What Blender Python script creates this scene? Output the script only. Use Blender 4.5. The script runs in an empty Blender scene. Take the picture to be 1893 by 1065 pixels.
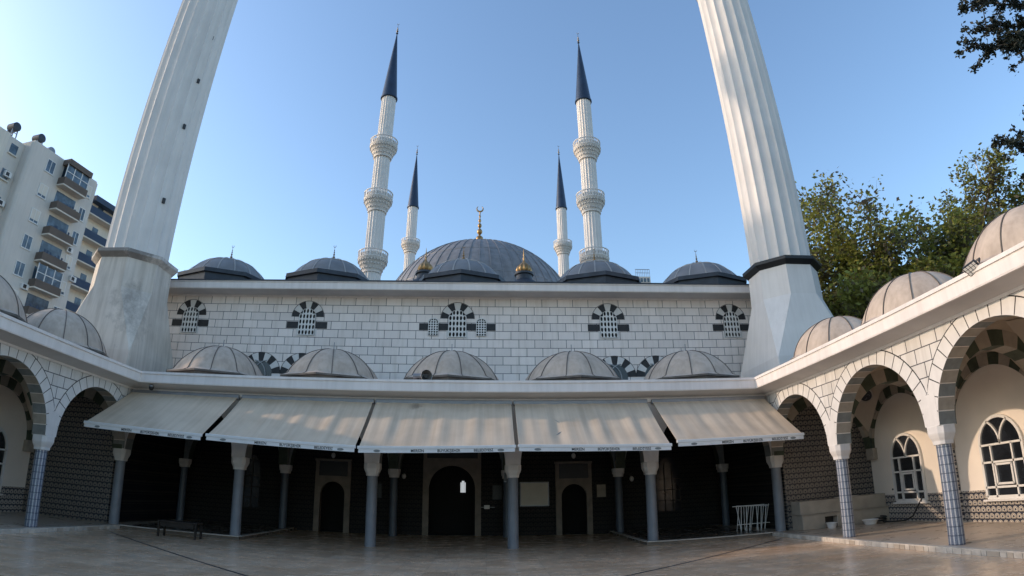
import bpy, math, random
import numpy as np
from mathutils import Matrix, Vector
random.seed(7)
rng = np.random.default_rng(7)
PI = math.pi
scene = bpy.context.scene

# ------------------------------------------------------------------ camera, sky, sun, exposure
H_CAM = 1.6
PITCH, YAW, ROLL = 0.34467, 0.04465, -0.00601
LA, LB = 0.87839, -0.06373            # lens: angle from the axis = LA r + LB r^3 (r in half picture widths)

def cam_dir(x, y, z):
    c, s = math.cos(ROLL), math.sin(ROLL); x, z = c*x - s*z, s*x + c*z
    c, s = math.cos(PITCH), math.sin(PITCH); y, z = c*y - s*z, s*y + c*z
    c, s = math.cos(YAW), math.sin(YAW); x, y = c*x + s*y, -s*x + c*y
    return Vector((x, y, z))

cd = bpy.data.cameras.new('camera'); cam = bpy.data.objects.new('camera', cd)
scene.collection.objects.link(cam); scene.camera = cam
R_, U_, B_ = cam_dir(1, 0, 0), cam_dir(0, 0, 1), -cam_dir(0, 1, 0)
cam.matrix_world = Matrix(((R_.x, U_.x, B_.x, 0), (R_.y, U_.y, B_.y, 0), (R_.z, U_.z, B_.z, H_CAM), (0, 0, 0, 1)))
cd.clip_start = 0.05; cd.clip_end = 3000
cd.sensor_width = 36; cd.lens = 20.2
cd.type = 'PANO'                       # the wide action-camera lens of the photograph
cd.panorama_type = 'FISHEYE_LENS_POLYNOMIAL'
cd.fisheye_fov = math.radians(179)
cd.fisheye_polynomial_k0 = 0
cd.fisheye_polynomial_k1 = -LA/18
cd.fisheye_polynomial_k2 = 0
cd.fisheye_polynomial_k3 = -LB/18**3
cd.fisheye_polynomial_k4 = 0

SUN_EL = math.radians(19)
SUN_AZ = math.radians(-85)           # from +Y towards +X; the sun stands to the left, a little behind the facade
world = bpy.data.worlds.new('World'); scene.world = world; world.use_nodes = True
wn = world.node_tree; wn.nodes.clear()
sky = wn.nodes.new('ShaderNodeTexSky'); sky.sky_type = 'NISHITA'; sky.sun_disc = False
sky.sun_elevation = SUN_EL; sky.sun_rotation = SUN_AZ
sky.air_density = 1.2; sky.dust_density = 1.2; sky.ozone_density = 3.1; sky.altitude = 0
bg = wn.nodes.new('ShaderNodeBackground'); bg.inputs[1].default_value = 0.15
wo = wn.nodes.new('ShaderNodeOutputWorld')
wn.links.new(sky.outputs[0], bg.inputs[0]); wn.links.new(bg.outputs[0], wo.inputs[0])
sl = bpy.data.lights.new('sun', 'SUN'); sl.energy = 1.2; sl.angle = math.radians(1.0); sl.color = (1, 0.76, 0.56)
so = bpy.data.objects.new('sun', sl); scene.collection.objects.link(so)
sd = Vector((math.sin(SUN_AZ)*math.cos(SUN_EL), math.cos(SUN_AZ)*math.cos(SUN_EL), math.sin(SUN_EL)))
so.rotation_euler = sd.to_track_quat('Z', 'Y').to_euler(); so.location = (-60, 10, 40)
scene.view_settings.view_transform = 'Standard'; scene.view_settings.look = 'None'
scene.view_settings.exposure = 1.03; scene.view_settings.gamma = 1

# ------------------------------------------------------------------ materials
def nodes(m):
    m.use_nodes = True; nt = m.node_tree; return nt, nt.nodes['Principled BSDF']
def N(nt, t, **k):
    n = nt.nodes.new(t)
    for a, v in k.items(): setattr(n, a, v)
    return n
def setin(n, **k):
    for a, v in k.items(): n.inputs[a.replace('_', ' ')].default_value = v
def L(nt, a, b): nt.links.new(a, b)
def ramp(nt, fac, stops, interp='LINEAR'):
    r = N(nt, 'ShaderNodeValToRGB'); r.color_ramp.interpolation = interp
    e = r.color_ramp.elements
    while len(e) < len(stops): e.new(0.5)
    for i, (p, c) in enumerate(stops): e[i].position = p; e[i].color = (*c, 1) if len(c) == 3 else c
    L(nt, fac, r.inputs[0]); return r.outputs[0]
def mixc(nt, fac, a, b, mode='MIX'):
    m = N(nt, 'ShaderNodeMix', data_type='RGBA', blend_type=mode)
    for sck, v in ((0, fac), (6, a), (7, b)):
        if hasattr(v, 'is_output'): L(nt, v, m.inputs[sck])
        elif sck == 0: m.inputs[0].default_value = v
        else: m.inputs[sck].default_value = (*v, 1)
    return m.outputs[2]
def noise(nt, scale, detail=4, vec=None, rough=.5):
    n = N(nt, 'ShaderNodeTexNoise'); setin(n, Scale=scale, Detail=detail, Roughness=rough)
    if vec is not None: L(nt, vec, n.inputs['Vector'])
    return n.outputs['Fac']
def pos(nt): return N(nt, 'ShaderNodeNewGeometry').outputs['Position']
def mapping(nt, vec, scale=(1, 1, 1), rot=(0, 0, 0), loc=(0, 0, 0)):
    m = N(nt, 'ShaderNodeMapping'); L(nt, vec, m.inputs[0])
    m.inputs['Scale'].default_value = scale; m.inputs['Rotation'].default_value = rot; m.inputs['Location'].default_value = loc
    return m.outputs[0]
def bump(nt, bs, h, strength=.3, dist=.02):
    b = N(nt, 'ShaderNodeBump'); b.inputs['Strength'].default_value = strength; b.inputs['Distance'].default_value = dist
    L(nt, h, b.inputs['Height']); L(nt, b.outputs[0], bs.inputs['Normal'])
def math_(nt, op, a, b=None, c=None):
    m = N(nt, 'ShaderNodeMath', operation=op)
    for i, v in enumerate((a, b, c)):
        if v is None: continue
        if hasattr(v, 'is_output'): L(nt, v, m.inputs[i])
        else: m.inputs[i].default_value = v
    return m.outputs[0]
def plain(name, col, rough=.7, var=.15, scale=3., metal=0, bmp=0., spec=.5, streak=0.):
    m = bpy.data.materials.new(name); nt, bs = nodes(m)
    P = pos(nt)
    f = noise(nt, scale, 5, P)
    lo = tuple(c*(1-var) for c in col); hi = tuple(min(1, c*(1+var)) for c in col)
    c = ramp(nt, f, [(.3, lo), (.7, hi)])
    if streak:
        g = noise(nt, 1.0, 4, mapping(nt, P, (6, 6, .35)), .6)
        c = mixc(nt, streak, c, ramp(nt, g, [(.35, (.45, .42, .38)), (.6, (1, 1, 1))]), 'MULTIPLY')
    L(nt, c, bs.inputs['Base Color'])
    setin(bs, Roughness=rough, Metallic=metal); bs.inputs['Specular IOR Level'].default_value = spec
    if bmp: bump(nt, bs, noise(nt, scale*6, 4, P), bmp, .01)
    return m
def brick_mat(name, axis, bw, bh, off_u=0, off_z=0, mortar=.012, c1=(.77, .695, .65), c2=(.89, .80, .745)):
    m = bpy.data.materials.new(name); nt, bs = nodes(m)
    P = pos(nt); sp = N(nt, 'ShaderNodeSeparateXYZ'); L(nt, P, sp.inputs[0])
    cb = N(nt, 'ShaderNodeCombineXYZ')
    u = math_(nt, 'ADD', sp.outputs[0 if axis == 'x' else 1], off_u); z = math_(nt, 'ADD', sp.outputs[2], off_z)
    L(nt, u, cb.inputs[0]); L(nt, z, cb.inputs[1])
    b = N(nt, 'ShaderNodeTexBrick'); L(nt, cb.outputs[0], b.inputs['Vector'])
    setin(b, Scale=1, Mortar_Size=mortar, Mortar_Smooth=.1, Bias=0, Brick_Width=bw, Row_Height=bh)
    b.inputs['Color1'].default_value = (*c1, 1); b.inputs['Color2'].default_value = (*c2, 1); b.inputs['Mortar'].default_value = (.07, .07, .08, 1)
    f = noise(nt, .7, 5, P); g = noise(nt, 1., 5, mapping(nt, P, (5, 5, .4)), .6)
    c = mixc(nt, 1., b.outputs['Color'], ramp(nt, f, [(.3, (.93, .92, .91)), (.65, (1, 1, 1))]), 'MULTIPLY')
    c = mixc(nt, .5, c, ramp(nt, g, [(.32, (.72, .70, .66)), (.5, (1, 1, 1))]), 'MULTIPLY')
    L(nt, c, bs.inputs['Base Color']); setin(bs, Roughness=.75)
    inv = math_(nt, 'SUBTRACT', 1, b.outputs['Fac']); bump(nt, bs, inv, .6, .012)
    return m
M = {}
M['block_front'] = brick_mat('white_block_masonry', 'x', .62, .336, off_z=-9.04 % .336 - .0, mortar=.010)
M['block_side'] = brick_mat('white_block_masonry_side', 'y', .46, .30, off_z=0, mortar=.011, c1=(.66, .63, .60), c2=(.71, .68, .65))
M['white_stone'] = plain('white_painted_stone', (.68, .65, .62), .7, .05, 5, bmp=.1, streak=.1)
M['cornice'] = plain('white_cornice_render', (.78, .72, .68), .7, .06, 1.2, bmp=.08, streak=.16)
M['soffit'] = plain('pale_soffit_render', (.60, .56, .53), .8, .06, 2)
M['joint'] = plain('dark_joint', (.022, .02, .02), .9, .1)
M['black_stone'] = plain('black_stone', (.018, .018, .02), .6, .3, 8)
M['green_stone'] = plain('dark_green_stone', (.055, .07, .045), .7, .25, 6)
M['beige_stone'] = plain('beige_stone', (.36, .31, .25), .7, .12, 6)
M['grey_stone'] = plain('grey_stone', (.20, .21, .20), .7, .15, 6)
M['plaster'] = plain('cream_plaster', (.80, .715, .62), .8, .04, 1.5)
M['ceiling'] = plain('beige_ceiling_plaster', (.50, .42, .33), .8, .08, 1.5)
M['roof'] = plain('dusty_roof_screed', (.16, .15, .14), .9, .25, 2)
M['dome_beige'] = plain('weathered_dome_render', (.50, .405, .325), .8, .12, 1.6, bmp=.12, streak=.3)
M['dome_seam'] = plain('dark_dome_seam', (.12, .10, .085), .8, .2)
M['rim'] = plain('dark_rim', (.12, .105, .09), .85, .35, 3)  # mottled dark brown for dome rims, drums and parapets
M['lead'] = plain('lead_sheet', (.20, .20, .205), .55, .22, 1.2, metal=.15, bmp=.1)
M['lead_rib'] = plain('lead_rib', (.33, .32, .31), .5, .15, 2, metal=.1)
M['great_rib'] = plain('dull_lead_rib', (.23, .23, .235), .5, .15, 2, metal=.1)
M['lead_dark'] = plain('dark_lead_edge', (.035, .042, .055), .5, .25, 3, metal=.2)
M['gold'] = plain('gilded_metal', (.60, .36, .12), .35, .2, 6, metal=.9)
M['gilt'] = plain('weathered_gilt_metal', (.34, .21, .09), .4, .35, 1.5, metal=.7)
M['bronze'] = plain('dull_bronze_finial', (.22, .19, .16), .4, .2, 6, metal=.7)
M['minaret'] = plain('minaret_stone', (.70, .665, .63), .7, .05, 1.0, bmp=.06, streak=.12)
M['minaret_trim'] = plain('carved_minaret_stone', (.62, .58, .54), .75, .1, 4)
M['cone'] = plain('navy_lead_cone', (.022, .04, .075), .4, .2, 1, metal=.2)
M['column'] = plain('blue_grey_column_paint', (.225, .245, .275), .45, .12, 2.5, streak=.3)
M['inner_column'] = plain('shade_darkened_column_paint', (.09, .11, .14), .45, .12, 2.5)  # darker copy of the column paint; portico shade is in the colour
M['metal'] = plain('grey_metal', (.25, .25, .26), .45, .1, 4, metal=.6)
M['black'] = plain('black_plastic', (.012, .012, .013), .45, .2, 5)
M['white'] = plain('white_paint', (.72, .70, .67), .5, .05, 5)
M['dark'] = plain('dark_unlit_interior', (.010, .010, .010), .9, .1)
M['marble'] = plain('cream_marble', (.42, .36, .29), .5, .15, 3)
M['curb'] = plain('pale_marble_kerb', (.55, .50, .43), .4, .2, 7)
M['portal_stone'] = plain('shade_darkened_portal_stone', (.20, .165, .13), .6, .2, 4)  # marble tone lowered so the portals look shaded
M['wood'] = plain('dark_wood', (.025, .018, .013), .6, .3, 6)
M['board'] = plain('pale_board', (.55, .52, .44), .5, .05, 4)
M['apt_wall'] = plain('cream_apartment_render', (.70, .64, .55), .85, .06, .3, streak=.12)
M['apt_shade'] = plain('shade_toned_apartment_render', (.62, .575, .52), .85, .06, .3, streak=.12)  # darker copy of the cream render, with shade painted in
M['apt_brown'] = plain('brown_parapet_paint', (.13, .10, .08), .8, .1, 1)
M['apt_blue'] = plain('navy_parapet_paint', (.03, .055, .10), .7, .1, 1)
M['bark'] = plain('grey_brown_bark', (.10, .075, .055), .9, .3, 6, bmp=.4)

def stain(base, name, cx, cy, cz, rad, col=(.10, .09, .08), amt=.7):
    m = base.copy(); m.name = name; nt = m.node_tree; bs = nt.nodes['Principled BSDF']
    src = bs.inputs['Base Color'].links[0].from_socket
    P = pos(nt); d = N(nt, 'ShaderNodeVectorMath', operation='DISTANCE')
    L(nt, mapping(nt, P, (1, 1, .7), loc=(0, 0, 0)), d.inputs[0]); d.inputs[1].default_value = (cx, cy, cz*.7)
    n1 = noise(nt, 1.5, 8, P, .75)
    v = math_(nt, 'ADD', math_(nt, 'DIVIDE', d.outputs['Value'], rad), math_(nt, 'MULTIPLY', math_(nt, 'SUBTRACT', n1, .5), 3.2))
    f = ramp(nt, v, [(.3, (1, 1, 1)), (1.0, (0, 0, 0))])
    f = math_(nt, 'MULTIPLY', f, amt)
    L(nt, mixc(nt, f, src, col), bs.inputs['Base Color']); return m

# glass
def glass(name, col=(.012, .014, .018), rough=.08):
    m = bpy.data.materials.new(name); nt, bs = nodes(m)
    f = noise(nt, 1.5, 2, pos(nt)); L(nt, ramp(nt, f, [(.4, col), (.7, tuple(c*2.2 for c in col))]), bs.inputs['Base Color'])
    setin(bs, Roughness=rough); bs.inputs['Specular IOR Level'].default_value = .6; return m
M['glass'] = glass('dark_window_glass'); M['glass_blue'] = glass('apartment_glass', (.05, .075, .10), .15)

# patterned wall tiles: rows of arched motifs
def tile_mat(name, a, b, cdark, cmid, clight, sc=.17, horiz='x'):
    m = bpy.data.materials.new(name); nt, bs = nodes(m)
    P = pos(nt); sp = N(nt, 'ShaderNodeSeparateXYZ'); L(nt, P, sp.inputs[0])
    hu = math_(nt, 'ADD', sp.outputs[0], sp.outputs[1]) if horiz == 'xy' else sp.outputs[0 if horiz == 'x' else 1]
    U = math_(nt, 'DIVIDE', hu, sc*a); V = math_(nt, 'DIVIDE', sp.outputs[2], sc*b)
    row = math_(nt, 'FLOOR', V); fv = math_(nt, 'FRACT', V)
    fu = math_(nt, 'FRACT', math_(nt, 'ADD', U, math_(nt, 'MULTIPLY', row, .5)))
    du = math_(nt, 'MULTIPLY', math_(nt, 'ABSOLUTE', math_(nt, 'SUBTRACT', fu, .5)), 2)
    dv = math_(nt, 'SUBTRACT', fv, .35)
    r = math_(nt, 'SQRT', math_(nt, 'ADD', math_(nt, 'MULTIPLY', du, du), math_(nt, 'MULTIPLY', math_(nt, 'MULTIPLY', dv, dv), 3.2)))
    c = ramp(nt, r, [(0, cdark), (.30, cdark), (.36, clight), (.50, clight), (.56, cmid), (.72, cmid), (.78, clight), (.86, clight), (.93, cdark), (1., cdark)])
    gr = ramp(nt, fv, [(0, (.35, .35, .35)), (.07, (.35, .35, .35)), (.12, (1, 1, 1)), (1, (1, 1, 1))])
    c = mixc(nt, .8, c, gr, 'MULTIPLY')
    c = mixc(nt, .5, c, ramp(nt, noise(nt, 3, 4, P), [(.3, (.6, .6, .6)), (.7, (1, 1, 1))]), 'MULTIPLY')
    L(nt, c, bs.inputs['Base Color']); setin(bs, Roughness=.3); return m
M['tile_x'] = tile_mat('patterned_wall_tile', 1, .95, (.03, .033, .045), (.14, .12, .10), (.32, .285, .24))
M['tile_hall'] = tile_mat('shade_darkened_hall_tile', 1, .95, (.010, .012, .016), (.024, .022, .02), (.052, .047, .04))  # wall tile darkened to paint in the shade under the portico
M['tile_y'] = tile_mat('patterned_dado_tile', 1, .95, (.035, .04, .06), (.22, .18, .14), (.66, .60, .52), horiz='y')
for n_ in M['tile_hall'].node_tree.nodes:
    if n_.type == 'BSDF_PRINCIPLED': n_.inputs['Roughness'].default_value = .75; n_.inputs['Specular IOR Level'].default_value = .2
# column tiles: vertical blue stripes with courses
def coltile():
    m = bpy.data.materials.new('blue_striped_column_tile'); nt, bs = nodes(m)
    tc = N(nt, 'ShaderNodeTexCoord'); sp = N(nt, 'ShaderNodeSeparateXYZ'); L(nt, tc.outputs['Object'], sp.inputs[0])
    ang = math_(nt, 'MULTIPLY', math_(nt, 'ARCTAN2', sp.outputs[1], sp.outputs[0]), 12/(2*PI))
    f = math_(nt, 'FRACT', math_(nt, 'ADD', ang, 20))
    c = ramp(nt, f, [(0, (.50, .51, .52)), (.16, (.50, .51, .52)), (.22, (.06, .085, .14)), (.34, (.13, .17, .24)), (.5, (.20, .23, .28)), (.62, (.07, .09, .14)), (.8, (.20, .23, .28)), (1, (.50, .51, .52))])
    z = math_(nt, 'FRACT', math_(nt, 'MULTIPLY', sp.outputs[2], 6.0))
    g = ramp(nt, z, [(0, (.4, .43, .5)), (.10, (.4, .43, .5)), (.16, (1, 1, 1)), (1, (1, 1, 1))])
    c = mixc(nt, 1, c, g, 'MULTIPLY')
    v = N(nt, 'ShaderNodeTexVoronoi'); setin(v, Scale=28); L(nt, tc.outputs['Object'], v.inputs['Vector'])
    c = mixc(nt, .55, c, ramp(nt, v.outputs['Distance'], [(.1, (.45, .5, .6)), (.5, (1, 1, 1))]), 'MULTIPLY')
    L(nt, c, bs.inputs['Base Color']); setin(bs, Roughness=.3); return m
M['coltile'] = coltile()
# courtyard marble
def floor_mat(name, c0, c1, tile=.6, rough=.32, warm=.8):
    m = bpy.data.materials.new(name); nt, bs = nodes(m)
    P = pos(nt); sp = N(nt, 'ShaderNodeSeparateXYZ'); L(nt, P, sp.inputs[0])
    U = math_(nt, 'DIVIDE', sp.outputs[0], tile); V = math_(nt, 'DIVIDE', sp.outputs[1], tile)
    cb = N(nt, 'ShaderNodeCombineXYZ'); L(nt, math_(nt, 'FLOOR', U), cb.inputs[0]); L(nt, math_(nt, 'FLOOR', V), cb.inputs[1])
    wnz = N(nt, 'ShaderNodeTexWhiteNoise'); L(nt, cb.outputs[0], wnz.inputs[0])
    c = ramp(nt, wnz.outputs['Value'], [(0, c0), (1, c1)])
    n1 = noise(nt, .5, 4, P, .5); n2 = noise(nt, 2.0, 4, mapping(nt, P, (1, 1.5, 1)), .55); n3 = noise(nt, 1.1, 4, mapping(nt, P, (1, 1.4, 1)), .6)
    c = mixc(nt, .9, c, ramp(nt, n1, [(.3, (.8, .79, .78)), (.7, (1, 1, 1))]), 'MULTIPLY')
    c = mixc(nt, warm, c, ramp(nt, n3, [(.3, (.86, .92, .98)), (.5, (1, .98, .95)), (.72, (.86, .77, .69))]), 'MULTIPLY')
    c = mixc(nt, .5, c, ramp(nt, n2, [(.35, (.86, .85, .84)), (.6, (1, 1, 1))]), 'MULTIPLY')
    e = [math_(nt, 'ABSOLUTE', math_(nt, 'SUBTRACT', math_(nt, 'FRACT', q), .5)) for q in (U, V)]
    j = math_(nt, 'GREATER_THAN', math_(nt, 'MAXIMUM', e[0], e[1]), .5-.006/tile)
    c = mixc(nt, math_(nt, 'MULTIPLY', j, .35), c, (.10, .085, .07))
    L(nt, c, bs.inputs['Base Color'])
    L(nt, ramp(nt, n2, [(.3, (rough*.8,)*3), (.7, (rough*1.3,)*3)]), bs.inputs['Roughness'])
    return m
M['court'] = floor_mat('polished_marble_paving', (.70, .49, .32), (.86, .62, .42), .6, .24)
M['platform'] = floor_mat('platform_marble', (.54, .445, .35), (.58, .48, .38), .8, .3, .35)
M['portico_paving'] = floor_mat('shade_darkened_portico_paving', (.15, .125, .10), (.20, .165, .13), .6, .25, .35)  # platform marble made darker, standing in for shade inside the portico
# awning cloth
def awning_mat():
    m = bpy.data.materials.new('beige_awning_cloth'); nt, bs = nodes(m)
    P = pos(nt)
    s = noise(nt, 1, 3, mapping(nt, P, (7, .25, .25)), .6); s2 = noise(nt, 1.3, 5, P)
    c = ramp(nt, s, [(.3, (.55, .43, .31)), (.55, (.62, .49, .355)), (.75, (.67, .54, .40))])
    c = mixc(nt, .6, c, ramp(nt, s2, [(.3, (.78, .76, .74)), (.6, (1, 1, 1))]), 'MULTIPLY')
    L(nt, c, bs.inputs['Base Color']); setin(bs, Roughness=.85)
    return m
M['awning'] = awning_mat()
# pierced grille
# leaves
def leaf_mat(name, stops):
    m = bpy.data.materials.new(name); nt, bs = nodes(m)
    g = N(nt, 'ShaderNodeNewGeometry'); n1 = noise(nt, .45, 3, g.outputs['Position'])
    f = math_(nt, 'ADD', math_(nt, 'MULTIPLY', g.outputs['Random Per Island'], .45), math_(nt, 'MULTIPLY', math_(nt, 'SUBTRACT', n1, .22), 1.1))
    L(nt, ramp(nt, f, stops), bs.inputs['Base Color']); setin(bs, Roughness=.6)
    tr = N(nt, 'ShaderNodeBsdfTranslucent'); L(nt, ramp(nt, f, stops), tr.inputs[0])
    mx = N(nt, 'ShaderNodeMixShader'); mx.inputs[0].default_value = .35
    out = nt.nodes['Material Output']; L(nt, bs.outputs[0], mx.inputs[1]); L(nt, tr.outputs[0], mx.inputs[2]); L(nt, mx.outputs[0], out.inputs[0])
    return m
M['leaf'] = leaf_mat('broad_leaves', [(.12, (.08, .07, .065)), (.36, (.14, .12, .07)), (.55, (.22, .23, .045)), (.95, (.36, .37, .07))])
M['leaf_dark'] = leaf_mat('dark_conifer_leaves', [(.2, (.010, .014, .012)), (.9, (.03, .04, .025))])

# ------------------------------------------------------------------ object helpers
WORG = {}
def link(o): scene.collection.objects.link(o)
def tag(o, label=None, cat=None, group=None, kind=None):
    if label: o['label'] = label
    if cat: o['category'] = cat
    if group: o['group'] = group
    if kind: o['kind'] = kind
    return o
def thing(name, loc, label, cat, group=None):
    o = bpy.data.objects.new(name, None); link(o); o.location = loc; o.empty_display_size = .3
    WORG[o.name] = Vector(loc); return tag(o, label, cat, group)

class MB:
    def __init__(s): s.v = []; s.f = []; s.m = []
    def add(s, vs, fs, m=0):
        b = len(s.v); s.v += [tuple(p) for p in vs]
        for i, f in enumerate(fs):
            s.f.append(tuple(b+k for k in f)); s.m.append(m[i] if isinstance(m, (list, tuple)) else m)
    def box(s, x0, x1, y0, y1, z0, z1, m=0):
        vs = [(x0,y0,z0),(x1,y0,z0),(x1,y1,z0),(x0,y1,z0),(x0,y0,z1),(x1,y0,z1),(x1,y1,z1),(x0,y1,z1)]
        s.add(vs, [(0,3,2,1),(4,5,6,7),(0,1,5,4),(1,2,6,5),(2,3,7,6),(3,0,4,7)], m)
    def bar(s, a, b, w, h=None, m=0, up=(0,0,1)):
        a, b = Vector(a), Vector(b); d = (b-a).normalized(); up = Vector(up)
        if abs(d.dot(up)) > .98: up = Vector((0, 1, 0))
        r = d.cross(up).normalized(); u = r.cross(d); h = h or w
        vs = [p + r*(i*w/2) + u*(j*h/2) for p in (a, b) for i, j in ((-1,-1),(1,-1),(1,1),(-1,1))]
        s.add(vs, [(0,3,2,1),(4,5,6,7),(0,1,5,4),(1,2,6,5),(2,3,7,6),(3,0,4,7)], m)
    def tube(s, pts, rad, n=10, m=0, cap=True):
        pts = [Vector(p) for p in pts]; rad = rad if isinstance(rad, (list, tuple)) else [rad]*len(pts)
        vs = []; u = None
        for i, p in enumerate(pts):
            d = (pts[min(i+1, len(pts)-1)] - pts[max(i-1, 0)]).normalized()
            if u is None: u = d.orthogonal().normalized()
            u = (u - d*u.dot(d)).normalized(); w = d.cross(u)
            vs += [p + (u*math.cos(2*PI*k/n) + w*math.sin(2*PI*k/n))*rad[i] for k in range(n)]
        fs = [(i*n+k, i*n+(k+1) % n, (i+1)*n+(k+1) % n, (i+1)*n+k) for i in range(len(pts)-1) for k in range(n)]
        if cap: fs += [tuple(range(n))[::-1], tuple(range((len(pts)-1)*n, len(pts)*n))]
        s.add(vs, fs, m)
    def lathe(s, prof, c=(0,0,0), n=32, m=0, rf=None, rot=0):
        """prof: (r, z) list; rf(angle, i) multiplies the radius"""
        vs = []
        for i, (r, z) in enumerate(prof):
            for k in range(n):
                a = rot + 2*PI*k/n; q = r*(rf(a, i) if rf else 1)
                vs.append((c[0]+q*math.cos(a), c[1]+q*math.sin(a), c[2]+z))
        fs = [(i*n+k, i*n+(k+1) % n, (i+1)*n+(k+1) % n, (i+1)*n+k) for i in range(len(prof)-1) for k in range(n)]
        fs += [tuple(range(n))[::-1], tuple(range((len(prof)-1)*n, len(prof)*n))]
        s.add(vs, fs, m)
    def build(s, name, mats, parent=None, smooth=False, bevel=0, auto=None):
        mats = mats if isinstance(mats, (list, tuple)) else [mats]
        V = np.array(s.v, float); lo, hi = V.min(0), V.max(0)
        org = Vector(((lo[0]+hi[0])/2, (lo[1]+hi[1])/2, lo[2]))
        V = V - np.array(org)
        me = bpy.data.meshes.new(name); me.from_pydata(V.tolist(), [], s.f); me.update()
        for mt in mats: me.materials.append(M[mt] if isinstance(mt, str) else mt)
        me.polygons.foreach_set('material_index', s.m)
        if smooth or auto:
            me.polygons.foreach_set('use_smooth', [True]*len(me.polygons))
            me.set_sharp_from_angle(angle=math.radians(auto or 40))
        o = bpy.data.objects.new(name, me); link(o)
        po = WORG[parent.name] if parent else Vector((0,0,0))
        o.location = org - po; o.parent = parent; WORG[o.name] = org
        if bevel:
            md = o.modifiers.new('bevel', 'BEVEL'); md.width = bevel; md.segments = 2; md.limit_method = 'ANGLE'; md.angle_limit = .6
        return o
def kids(o): return [c for c in bpy.data.objects if c.parent == o]
def copy_tree(o, parent=None, loc=None):
    ch = kids(o); c = o.copy(); link(c); c.parent = parent
    if loc is not None: c.location = loc
    for k in ch: copy_tree(k, c)
    return c

# world layout
XC = -1.25; YF = 17.0; ZCAP = 2.34; ZS = 1.98
YCOL = [17.0, 13.4, 9.75, 6.1, 2.45, -1.2]

def Pmap(kind, base, sgn=1):
    if kind == 'x': return lambda u, w, z: (u, base+w, z)          # face looks to -Y, depth to +Y
    return lambda u, w, z: (base+sgn*w, u, z)

def arch_panel(mb, P, u0, u1, uc, zs, r, z0, ztop, w0, w1, n=28, m=(0, 0, 1)):
    us = [u0, uc-r] + [uc - r*math.cos(PI*k/n) for k in range(1, n)] + [uc+r, u1]
    zl = [z0, zs] + [zs + r*math.sin(PI*k/n) for k in range(1, n)] + [zs, z0]
    def quad(ua, ub, za, zb):
        for w, mm in ((w0, m[0]), (w1, m[1])):
            mb.add([P(ua, w, za), P(ub, w, zb), P(ub, w, ztop), P(ua, w, ztop)], [(0, 1, 2, 3)], mm)
    quad(u0, uc-r, z0, z0); quad(uc+r, u1, z0, z0)
    for i in range(1, len(us)-2):
        quad(us[i], us[i+1], zl[i], zl[i+1])
        mb.add([P(us[i], w0, zl[i]), P(us[i], w1, zl[i]), P(us[i+1], w1, zl[i+1]), P(us[i+1], w0, zl[i+1])], [(0, 1, 2, 3)], m[2])
    if zs > z0 + 1e-4:
        for u in (uc-r, uc+r): mb.add([P(u, w0, z0), P(u, w1, z0), P(u, w1, zs), P(u, w0, zs)], [(0, 1, 2, 3)], m[2])
    for a, b in ((u0, uc-r), (uc+r, u1)): mb.add([P(a, w0, z0), P(b, w0, z0), P(b, w1, z0), P(a, w1, z0)], [(0, 1, 2, 3)], m[2])
    for u in (u0, u1): mb.add([P(u, w0, z0), P(u, w1, z0), P(u, w1, ztop), P(u, w0, ztop)], [(0, 1, 2, 3)], m[0])
    mb.add([P(u0, w0, ztop), P(u1, w0, ztop), P(u1, w1, ztop), P(u0, w1, ztop)], [(0, 1, 2, 3)], m[0])

def voussoirs(mb, P, uc, zs, r0, r1, w0, w1, n, mats, gap=0., clampu=None, stilt=0., sub=3, start=0., alt_front=False, a_lo=0., a_hi=PI):
    """mats: (front, soffit A, soffit B)"""
    segs = []
    for i in range(n):
        a0 = a_lo + (a_hi-a_lo)*i/n; a1 = a_lo + (a_hi-a_lo)*(i+1)/n
        segs.append((a0+gap/2/r0, a1-gap/2/r0, i))
    for a0, a1, i in segs:
        alt = mats[1] if i % 2 == 0 else mats[2]
        fr = alt if alt_front else mats[0]
        rows = []
        for k in range(sub+1):
            a = a0 + (a1-a0)*k/sub; c, s_ = math.cos(a), math.sin(a)
            def pt(r):
                u = r*c
                zz = r*s_
                if clampu and abs(u) > clampu:
                    u = math.copysign(clampu, u); 
                return uc+u, zs+zz
            (ui, zi), (uo, zo) = pt(r0), pt(r1)
            rows.append((P(ui, w0, zi), P(uo, w0, zo), P(uo, w1, zo), P(ui, w1, zi)))
        for k in range(sub):
            A, B = rows[k], rows[k+1]
            mb.add([*A, *B], [(0, 1, 5, 4), (3, 7, 6, 2), (0, 4, 7, 3), (1, 2, 6, 5)], [fr, alt, alt, fr])
        for Rr in (rows[0], rows[-1]): mb.add(Rr, [(0, 1, 2, 3)], alt)

# ------------------------------------------------------------------ ground
mb = MB(); mb.box(-400, 400, -300, 700, -.6, -.012)
tag(mb.build('ground', plain('dusty_ground', (.12, .11, .09), .9, .2, .5)), kind='structure')
mb = MB(); mb.box(-10.8, 8.3, -8, 21.9, -.01, 0)
tag(mb.build('courtyard_floor', 'court'), kind='structure')
def drain(a, b):
    mb = MB(); a, b = Vector((*a, .004)), Vector((*b, .004)); d = (b-a).normalized(); r = Vector((d.y, -d.x, 0))*.028
    mb.add([a-r, a+r, b+r, b-r], [(0, 1, 2, 3)]); mb.add([p+Vector((0,0,-.003)) for p in (a-r, a+r, b+r, b-r)], [(0, 1, 2, 3)])
    return tag(mb.build('drain_channel', 'joint'), kind='structure')
drain((-10.2, 15.3), (-1.2, 7.9)); drain((8.0, 15.55), (-1.2, 7.9))
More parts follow.
